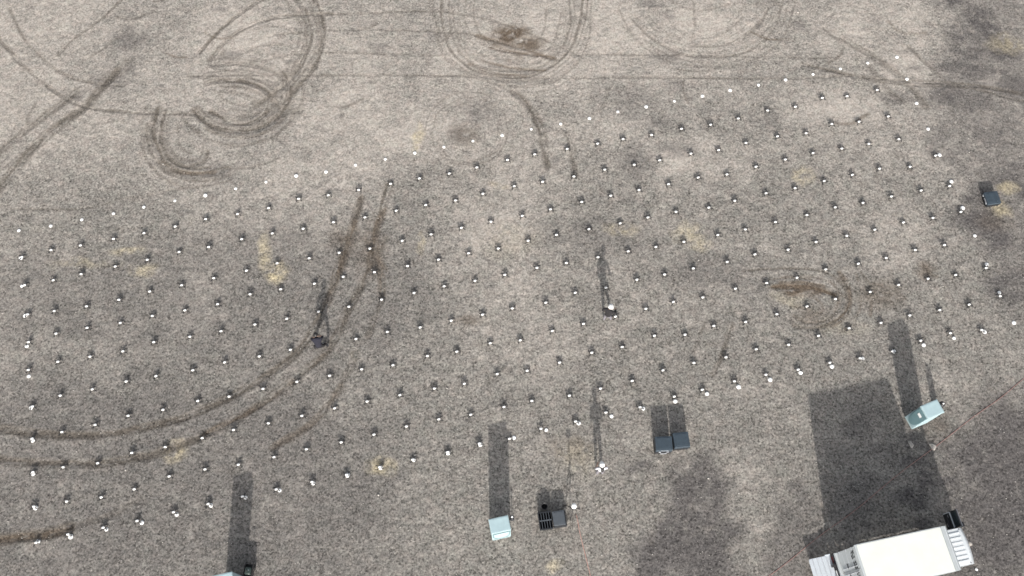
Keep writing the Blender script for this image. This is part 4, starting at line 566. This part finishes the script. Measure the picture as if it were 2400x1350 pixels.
# chassis
b = B()
for tv in (.5, 1.24): box(b, (X(2.3), Y(tv), .58), (5.2, .09, .16))
for s in (.3, 1.5, 2.7, 3.9, 4.7): box(b, (X(s), 0, .58), (.08, .66, .1))
box(b, (X(2.2), Y(.2), .55), (.7, .28, .34), bev=.03); cyl(b, (X(.9), 0, .42), (X(.9), 0, .56), .15, n=12)
cyl(b, (X(.9), Y(.25), .4), (X(.9), Y(1.5), .4), .05); cyl(b, (X(4.35), Y(.25), .4), (X(4.35), Y(1.5), .4), .05)
obj('chassis', b, M_steel, T)
for s, tv, dual in ((.9, .22, 1), (.9, 1.52, 1), (4.35, .2, 0), (4.35, 1.54, 0)):
    wh = B(); w = .26 if dual else .18
    lathe(wh, [(.2, -w/2), (.33, -w/2), (.37, -w/2+.03), (.37, w/2-.03), (.33, w/2), (.2, w/2), (.2, -w/2)], 26)
    o = obj('wheel', wh, M_rubber, T, True); o.location = (X(s), Y(tv), .37); o.rotation_euler = (math.pi/2, 0, 0)
    rm = B(); lathe(rm, [(0, -.04), (.08, -.05), (.1, 0), (.2, w/2-.03), (.205, w/2-.01), (.2, -w/2+.02), (.18, -w/2+.03), (0, -w/2+.05)], 20); obj('rim', rm, M_alum, o, True)
# cargo box
FL = .92
b = B(); box(b, (X(1.9), 0, (FL+TH-.03)/2), (3.76, 1.70, TH-.03-FL), bev=.015); cb = obj('cargo_box', b, M_paint, T)
b = B(); box(b, (X(1.80), 0, TH-.015), (3.56, 1.72, .05), bev=.012); obj('roof_panel', b, M_roof, cb)
b = B()                                                  # rounded front cap
prof = [(3.60, TH+.0), (3.72, TH-.015), (3.82, TH-.06), (3.88, TH-.14), (3.90, TH-.26), (3.90, FL+.02), (3.60, FL+.02)]
A = [b.verts.new((X(s), .875, z)) for s, z in prof]; C_ = [b.verts.new((X(s), -.875, z)) for s, z in prof]
b.faces.new(A[::-1]); b.faces.new(C_)
for k in range(len(prof)): b.faces.new((A[k], A[(k+1) % 7], C_[(k+1) % 7], C_[k]))
bmesh.ops.recalc_face_normals(b, faces=b.faces); obj('front_cap', b, M_panel, cb)
for tv in (.0, 1.74):                                     # side rails along the roof edge
    b = B(); box(b, (X(1.80), Y(tv), TH-.05), (3.56, .035, .11), bev=.008); obj('roof_rail', b, M_panel, cb)
b = B(); box(b, (X(.02), 0, TH-.03), (.10, 1.75, .085), bev=.01); obj('rear_header', b, M_panel, cb)
for k in range(5):
    for sgn in (1, -1):
        b = B(); box(b, (X(.55+.66*k), sgn*.855, (FL+TH)/2-.05), (.03, .012, TH-FL-.2)); obj('side_seam', b, M_panel, cb)
# rear doors
for sgn in (1, -1):
    b = B(); box(b, (X(-.005), sgn*.425, (FL+TH)/2-.06), (.045, .83, TH-FL-.20), bev=.008); d = obj('rear_door', b, M_panel, cb)
    b = B(); cyl(b, (X(-.045), sgn*.12, FL+.15), (X(-.045), sgn*.12, TH-.3), .014, n=8); obj('lock_rod', b, M_alum, d)
    b = B(); box(b, (X(-.05), sgn*.2, FL+.85), (.03, .2, .035), bev=.005); obj('handle', b, M_steel, d)
    for z in (FL+.25, (FL+TH)/2, TH-.45):
        b = B(); box(b, (X(-.035), sgn*.80, z), (.03, .10, .06), bev=.004); obj('hinge', b, M_alum, d)
    for k, z in enumerate((FL+.55, FL+1.05, FL+1.5)):
        b = B(); box(b, (X(-.0295), sgn*.45, z), (.008, .62, .03)); obj('door_rib', b, M_alum, d)
# dark cursive-looking lettering across the top of the rear doors
rnd = random.Random(5); y = .66
bm = B()
while y > -.68:
    hgt = rnd.uniform(.26, .44); wd = rnd.uniform(.05, .08); z = TH-.46+rnd.uniform(-.03, .03)
    Mx = Matrix.Translation((X(-.034), y, z)) @ Matrix.Rotation(rnd.uniform(-.6, -.2), 4, 'X')
    box(bm, (0, 0, 0), (.006, wd*.55, hgt), M=Mx)
    if rnd.random() < .7: box(bm, (0, wd*.5, -hgt*.42), (.0055, wd*1.4, .07), M=Mx)
    if rnd.random() < .4: box(bm, (0, -wd*.5, hgt*.40), (.005, wd*1.2, .06), M=Mx)
    y -= rnd.choice((.10, .115, .13, .20))
obj('lettering', bm, M_ink, cb)
# rear bumper, lights, tail lift
b = B(); box(b, (X(-.06), 0, .80), (.12, 1.70, .16), bev=.012); obj('rear_sill', b, M_panel, T)
b = B(); box(b, (X(-.10), 0, .50), (.10, 1.62, .18), bev=.012); bb = obj('rear_bumper', b, M_steel, T)
for sgn in (1, -1):
    b = B(); box(b, (X(-.16), sgn*.62, .52), (.03, .26, .10), bev=.006); obj('tail_light', b, M_red, bb)
b = B(); box(b, (X(-.155), 0, .50), (.012, .34, .14)); obj('number_plate', b, M_lamp, bb)
tl = B(); box(tl, (X(-.64), 0, .44), (.90, 1.68, .045), bev=.01); tlo = obj('tail_lift', tl, M_tail, T)
for k in range(4):
    b = B(); box(b, (X(-.98+.2*k), 0, .466), (.03, 1.6, .008)); obj('tread_strip', b, M_alum, tlo)
b = B(); box(b, (X(-1.10), 0, .435), (.06, 1.60, .03), bev=.008); obj('ramp_lip', b, M_tail, tlo)
for sgn in (1, -1):
    b = B(); tube(b, [(X(.3), sgn*.5, .5), (X(-.18), sgn*.5, .42)], .03); obj('lift_arm', b, M_steel, tlo)
    b = B(); box(b, (X(-.30), sgn*.86, .45), (.22, .05, .09), bev=.008); obj('hinge_bracket', b, M_tail, tlo)
# cab
prof = [(4.0, .62), (5.28, .62), (5.36, .78), (5.36, 1.12), (5.27, 1.24), (4.96, 1.93), (4.86, 2.02), (4.70, 2.05), (4.0, 2.05)]
b = B(); n = 9; rows = []
for k in range(n):
    q_ = -1+2*k/(n-1); yy = q_*.735; bow = .07*(1-q_*q_)
    rows.append([b.verts.new((X(s)+(bow if s > 4.5 else 0), yy, z-(.02*q_*q_ if z > 1.9 else 0))) for s, z in prof])
for r0, r1 in zip(rows, rows[1:]):
    for k in range(len(prof)):
        k2 = (k+1) % len(prof); b.faces.new((r0[k], r0[k2], r1[k2], r1[k]))
b.faces.new(rows[0]); b.faces.new(rows[-1][::-1]); bmesh.ops.recalc_face_normals(b, faces=b.faces)
cab = obj('cab', b, M_paint, T)
for k in range(7):
    b = B(); box(b, (X(4.40), (k-3)*.185, 2.052), (.74, .07, .022), bev=.009); obj('roof_rib', b, M_paint, cab)
for k in range(3):
    b = B(); ball(b, (X(4.93), -.03-.12*k, 2.0), (.022, .022, .014)); obj('marker_lamp', b, M_steel, cab, True)
for sgn in (1, -1):
    b = B(); ball(b, (X(4.82), sgn*.68, 2.02), (.025, .025, .02)); obj('rain_gutter_end', b, M_steel, cab, True)
# windscreen on the sloping front
b = B(); rows = []
for k in range(n):
    q_ = -1+2*k/(n-1); bow = .07*(1-q_*q_); rows.append([b.verts.new((X(s)+bow+.012, q_*.66, z+.006)) for s, z in ((5.235, 1.32), (4.985, 1.88))])
for r0, r1 in zip(rows, rows[1:]): b.faces.new((r0[0], r0[1], r1[1], r1[0]))
bmesh.ops.solidify(b, geom=b.faces[:], thickness=.006); bmesh.ops.recalc_face_normals(b, faces=b.faces); obj('windscreen', b, M_glass, cab)
b = B(); box(b, (X(5.40), 0, .62), (.14, 1.50, .26), bev=.03); obj('front_bumper', b, M_steel, T)
for sgn in (1, -1):
    b = B(); box(b, (X(5.37), sgn*.58, .90), (.05, .26, .17), bev=.02); obj('headlight', b, M_lamp, cab)
b = B(); box(b, (X(5.385), 0, .92), (.03, .72, .12), bev=.008); obj('grille', b, M_black, cab)
b = B(); box(b, (X(4.62), -.742, 1.58), (.62, .012, .44), bev=.004); obj('side_window', b, M_glass, cab)
b = B(); box(b, (X(4.62), -.744, 1.02), (.78, .012, .62), bev=.004); obj('passenger_door', b, M_paint, cab)
# door opening on the driver side: dark recess, seat edge
b = B(); box(b, (X(4.60), .737, 1.25), (.74, .012, 1.05)); obj('door_opening', b, M_black, cab)
# the open driver door swings forward and out to the north
d = B(); hx = X(5.02)
box(d, (hx, .735+.40, 1.02), (.075, .70, .66), bev=.02); door = obj('driver_door', d, M_paint, T)
b = B(); box(b, (hx-.05, .735+.40, 1.02), (.035, .62, .56), bev=.015); obj('door_trim', b, M_black, door)
b = B()
for z0_, z1_, y0_, y1_ in ((1.34, 1.92, .735+.06, .735+.09), (1.34, 1.92, .735+.72, .735+.75)): box(b, (hx, (y0_+y1_)/2, (z0_+z1_)/2), (.045, .035, z1_-z0_))
box(b, (hx, .735+.405, 1.925), (.045, .70, .035)); obj('window_frame', b, M_black, door)
b = B(); box(b, (hx+.026, .735+.405, 1.945), (.018, .70, .02)); obj('chrome_strip', b, M_chrome, door)
b = B(); box(b, (hx, .735+.405, 1.62), (.012, .63, .56)); obj('door_window', b, M_glass, door)
b = B(); box(b, (hx-.09, .735+.42, 1.12), (.05, .30, .06), bev=.015); obj('armrest', b, M_steel, door)
b = B(); box(b, (hx-.085, .735+.58, 1.2), (.02, .12, .05), bev=.006); box(b, (hx-.085, .735+.25, .92), (.02, .16, .05), bev=.006); obj('door_pull', b, M_chrome, door)
def mirror(x, y, z, sgn, parent):
    b = B(); tube(b, [(x-.06, y-sgn*.22, z+.1), (x, y-sgn*.1, z+.14), (x, y, z+.1)], .014); tube(b, [(x-.06, y-sgn*.22, z-.25), (x, y-sgn*.08, z-.2), (x, y, z-.1)], .014)
    box(b, (x, y, z), (.07, .19, .34), bev=.025); o = obj('mirror', b, M_black, parent)
    b = B(); box(b, (x-.037, y, z), (.008, .15, .28), bev=.003); obj('mirror_glass', b, M_chrome, o)
mirror(X(5.05), -1.0, 1.55, -1, T)
mirror(X(5.26), .86, 1.5, 1, door)
b = B(); ball(b, (X(5.06), -.97, 1.76), (.06, .06, .03)); obj('blind_spot_mirror', b, M_lamp, T, True)

# ------------------------------------------------------------------ people
def person(label, loc, rz, J, mats, headc, hat, hair_long, wear):
    """J: name -> (x, y, z, r); chains with material per edge"""
    ch = [('pelvis', 'belly', 'top'), ('belly', 'chest', 'top'), ('chest', 'neck', 'top'), ('neck', 'head', 'skin'), ('head', 'crown', 'skin')]
    for s in 'LR':
        ch += [('pelvis', 'hip'+s, 'legs'), ('hip'+s, 'knee'+s, 'legs'), ('knee'+s, 'ankle'+s, 'legs'), ('ankle'+s, 'toe'+s, 'shoe'),
               ('chest', 'sho'+s, 'top'), ('sho'+s, 'elb'+s, 'top'), ('elb'+s, 'wri'+s, mats.get('fore', 'top')), ('wri'+s, 'palm'+s, 'skin')]
    J = {k_: (v_ if k_ in ('neck', 'head', 'crown') or k_[:3] in ('wri', 'toe') else v_[:3]+(v_[3]*1.08,)) for k_, v_ in J.items()}
    for s in 'LR':
        w = Vector(J['wri'+s][:3]); e = Vector(J['elb'+s][:3]); d = (w-e).normalized(); side = d.cross(Vector((0, 0, 1))); side = side.normalized() if side.length > .05 else Vector((1, 0, 0)); nrm = side.cross(d)
        p = w+d*.075; J['palm'+s] = tuple(p)+(.024,)
        for k, (off, ln) in enumerate(((-.034, .06), (-.012, .078), (.010, .082), (.031, .07))):
            a = p+d*.018+side*off; m_ = a+d*ln*.55; t_ = m_+d*ln*.35-nrm*.02
            J['f%da%s' % (k, s)] = tuple(a)+(.010,); J['f%db%s' % (k, s)] = tuple(m_)+(.009,); J['f%dc%s' % (k, s)] = tuple(t_)+(.008,)
            ch += [('palm'+s, 'f%da%s' % (k, s), 'skin'), ('f%da%s' % (k, s), 'f%db%s' % (k, s), 'skin'), ('f%db%s' % (k, s), 'f%dc%s' % (k, s), 'skin')]
        sg = 1 if s == 'L' else -1
        a = w+d*.035-side*.035; b_ = a+d*.045-side*.03
        J['tha'+s] = tuple(a)+(.012,); J['thb'+s] = tuple(b_)+(.010,); ch += [('wri'+s, 'tha'+s, 'skin'), ('tha'+s, 'thb'+s, 'skin')]
    names = list(J); ix = {n_: i for i, n_ in enumerate(names)}
    me_ = bpy.data.meshes.new('tmp'); me_.from_pydata([J[n_][:3] for n_ in names], [(ix[a], ix[b_]) for a, b_, _ in ch], [])
    tmp = bpy.data.objects.new('tmp', me_); COL.objects.link(tmp)
    md = tmp.modifiers.new('s', 'SKIN'); md.branch_smoothing = .5
    sv = me_.skin_vertices[0].data
    for n_ in names: sv[ix[n_]].radius = (J[n_][3], J[n_][3]*(.72 if n_ in ('chest', 'belly', 'pelvis') else 1)); sv[ix[n_]].use_root = (n_ == 'pelvis')
    tmp.modifiers.new('d', 'SUBSURF').levels = 1
    dg = bpy.context.evaluated_depsgraph_get(); ev = tmp.evaluated_get(dg)
    bodym = bpy.data.meshes.new_from_object(ev); bpy.data.objects.remove(tmp)
    keys = ['top', 'legs', 'skin', 'shoe']
    for kx in keys: bodym.materials.append(mats[kx])
    seg = [(Vector(J[a][:3]), Vector(J[b_][:3]), keys.index(m_)) for a, b_, m_ in ch]
    for p in bodym.polygons:
        c = p.center; best = 9; bi = 0
        for a, b_, m_ in seg:
            d = b_-a; t_ = max(0, min(1, (c-a).dot(d)/d.length_squared)); q_ = (c-a-d*t_).length
            if q_ < best: best, bi = q_, m_
        p.material_index = bi; p.use_smooth = True
    t = thing('person', label, 'person', (loc[0], loc[1], gz(*loc)), rz)
    # face: nose, eyes, ears welded into the body mesh
    bmx = B(); bmx.from_mesh(bodym); hc = Vector(headc[:3]); fw = Vector(headc[3]).normalized(); sd = fw.cross(Vector((0, 0, 1))).normalized(); upv = sd.cross(fw)
    def put(o, s, mi): ball(bmx, hc+o, s, 8, 6, mi)
    put(fw*.105-upv*.01, (.016, .018, .024), 2)
    for s in (1, -1): put(sd*s*.095, (.014, .024, .034), 2)
    bmx.to_mesh(bodym); bmx.free()
    body = link(bpy.data.objects.new('body', bodym), t)
    for s in (1, -1):
        b = B(); ball(b, hc+fw*.090+sd*s*.034+upv*.015, (.014, .014, .010), 8, 6); obj('eye', b, M_hair, body, True)
    b = B(); box(b, hc+fw*.098-upv*.05, (.05, .012, .010), rz=math.atan2(fw.y, fw.x)-math.pi/2); obj('mouth', b, M_cable_r, body)
    rot = Matrix.Translation(hc) @ Matrix((sd, fw, upv)).transposed().to_4x4()
    b = B(); lathe(b, [(0, .125), (.06, .115), (.098, .07), (.107, .02), (.104, -.03)], 16)
    for v in b.verts:
        v.co.y = v.co.y*1.1-.012
        if v.co.y > .03 and v.co.z < .05: v.co.z = max(v.co.z, .045)
    if hair_long:
        ball(b, (0, -.10, -.07), (.088, .06, .12), 12, 8); ball(b, (0, -.15, -.17), (.075, .055, .11), 10, 7)
    b.transform(rot); obj('hair', b, M_hair, t, True)
    if hat:
        b = B(); lathe(b, [(0, .150), (.05, .145), (.092, .115), (.116, .06), (.121, .02), (.117, .018)], 20)
        for v in b.verts: v.co.y = v.co.y*1.1-.008
        if hat == 'cap':   # peak
            for f_ in range(7):
                pass
            vs1 = [b.verts.new((.085*math.cos(a), .095+.10*math.sin(a), .025)) for a in [k*math.pi/8 for k in range(9)]]
            vs2 = [b.verts.new(v.co+Vector((0, 0, .008))) for v in vs1]
            b.faces.new(vs1[::-1]); b.faces.new(vs2)
            for k in range(9): b.faces.new((vs1[k], vs1[(k+1) % 9], vs2[(k+1) % 9], vs2[k]))
        else:
            lathe(b, [(.112, .03), (.128, .012), (.138, -.004), (.135, -.010), (.112, .022)], 20)
        bmesh.ops.recalc_face_normals(b, faces=b.faces); b.transform(rot); obj('hat', b, M_hat, t, True)
    return t
def pose(**k): 
    return k
def legs(hw, hipz, kneef=.03, ank=.09, toe=.15, off=0):
    d = {}
    for s, g_ in (('L', -1), ('R', 1)):
        d['hip'+s] = (g_*.09, off, hipz, .088); d['knee'+s] = (g_*(.09+hw)/2+g_*.0, kneef, hipz*.54, .066); d['ankle'+s] = (g_*hw, 0, ank, .044); d['toe'+s] = (g_*(hw+.02), toe, .04, .036)
    return d
matsC = dict(top=M_cwhite, legs=M_cgrey, skin=M_skin, shoe=M_shoe, fore='skin')
J = dict(pelvis=(0, 0, .93, .135), belly=(0, 0, 1.08, .14), chest=(0, .0, 1.28, .155), neck=(0, .0, 1.44, .06), head=(0, .075, 1.545, .09), crown=(0, .09, 1.62, .075))
J.update(legs(.12, .88)); 
for s, g_ in (('L', -1), ('R', 1)):
    J['sho'+s] = (g_*.19, 0, 1.37, .062); J['elb'+s] = (g_*.25, .02, 1.10, .05); J['wri'+s] = (g_*.15, .22, 1.04, .032)
person('standing person in white cap, white shirt and grey trousers seen from behind', (3.86, 8.36), R(4), J, matsC, (0, .085, 1.555, (0, 1, -.5)), 'cap', True, None)
matsB = dict(top=M_cblack, legs=M_cgrey, skin=M_skin, shoe=M_cblack, fore='top')
J = dict(pelvis=(0, -.06, .92, .14), belly=(0, -.02, 1.08, .145), chest=(0, .05, 1.27, .16), neck=(0, .11, 1.42, .062), head=(0, .16, 1.52, .09), crown=(0, .17, 1.60, .075))
J.update(legs(.13, .87, off=-.05)); J['ankleR'] = (.15, .16, .09, .044); J['toeR'] = (.16, .31, .04, .036); J['kneeR'] = (.12, .15, .48, .066)
for s, g_ in (('L', -1), ('R', 1)):
    J['sho'+s] = (g_*.2, .06, 1.36, .07)
J['elbL'] = (-.29, .02, 1.08, .056); J['wriL'] = (-.25, .12, .84, .036); J['elbR'] = (.27, .16, 1.1, .056); J['wriR'] = (.2, .36, .98, .034)
person('person in black jacket, grey trousers and white hat among the drones', (4.40, 15.50), R(-28), J, matsB, (0, .17, 1.53, (0, 1, -.45)), 'hat', False, None)
matsA = dict(top=M_cnavy, legs=M_cblack, skin=M_skin, shoe=M_shoe, fore='skin')
J = dict(pelvis=(0, -.20, .80, .14), belly=(-.01, -.11, .94, .145), chest=(-.02, .02, 1.10, .16), neck=(-.02, .13, 1.22, .062), head=(-.02, .21, 1.29, .09), crown=(-.02, .24, 1.37, .075))
J.update(legs(.29, .76, kneef=.06, off=-.18))
for s, g_ in (('L', -1), ('R', 1)):
    J['knee'+s] = (g_*.25, .03, .44, .066)
J['shoL'] = (-.22, .05, 1.17, .066); J['shoR'] = (.18, .05, 1.17, .066)
J['elbL'] = (-.28, .22, .92, .052); J['wriL'] = (-.08, .34, .72, .034); J['elbR'] = (.24, .22, .92, .052); J['wriR'] = (.10, .34, .72, .034)
person('dark-clothed person bending over a drone with legs wide apart', (-8.78, 14.16), R(12), J, matsA, (-.02, .22, 1.30, (0, .8, -.6)), None, False, None)

# ------------------------------------------------------------------ three pale rocks near the truck
for x, y, r, lab in ((19.62, 5.42, .12, 'pale rock lying on dark gravel ahead of the truck cab'), (17.78, 9.72, .11, 'pale flat rock just below the arched-flap trolley, nearer the truck shadow'), (18.72, 9.63, .13, 'pale flat rock beside the red cable below the arched-flap trolley')):
    b = B(); bmesh.ops.create_icosphere(b, subdivisions=3, radius=1.0)
    for v in b.verts:
        k = 1+.22*math.sin(v.co.x*3.1+x)+.16*math.sin(v.co.y*4.7+y)+.1*math.sin(v.co.z*8+x*y); v.co = Vector((v.co.x*k*r*1.25, v.co.y*k*r*.85, max(v.co.z, -.35)*k*r*.35))
    o = obj('rock', b, pm('pale_rock', (.30, .28, .26), .9, vary=.35, scale=9, bump=.6), None, True); o.location = (x, y, gz(x, y)+r*.08); o.rotation_euler = (0, 0, x*7); tag(o, lab, 'rock', 'pale rocks near the truck')
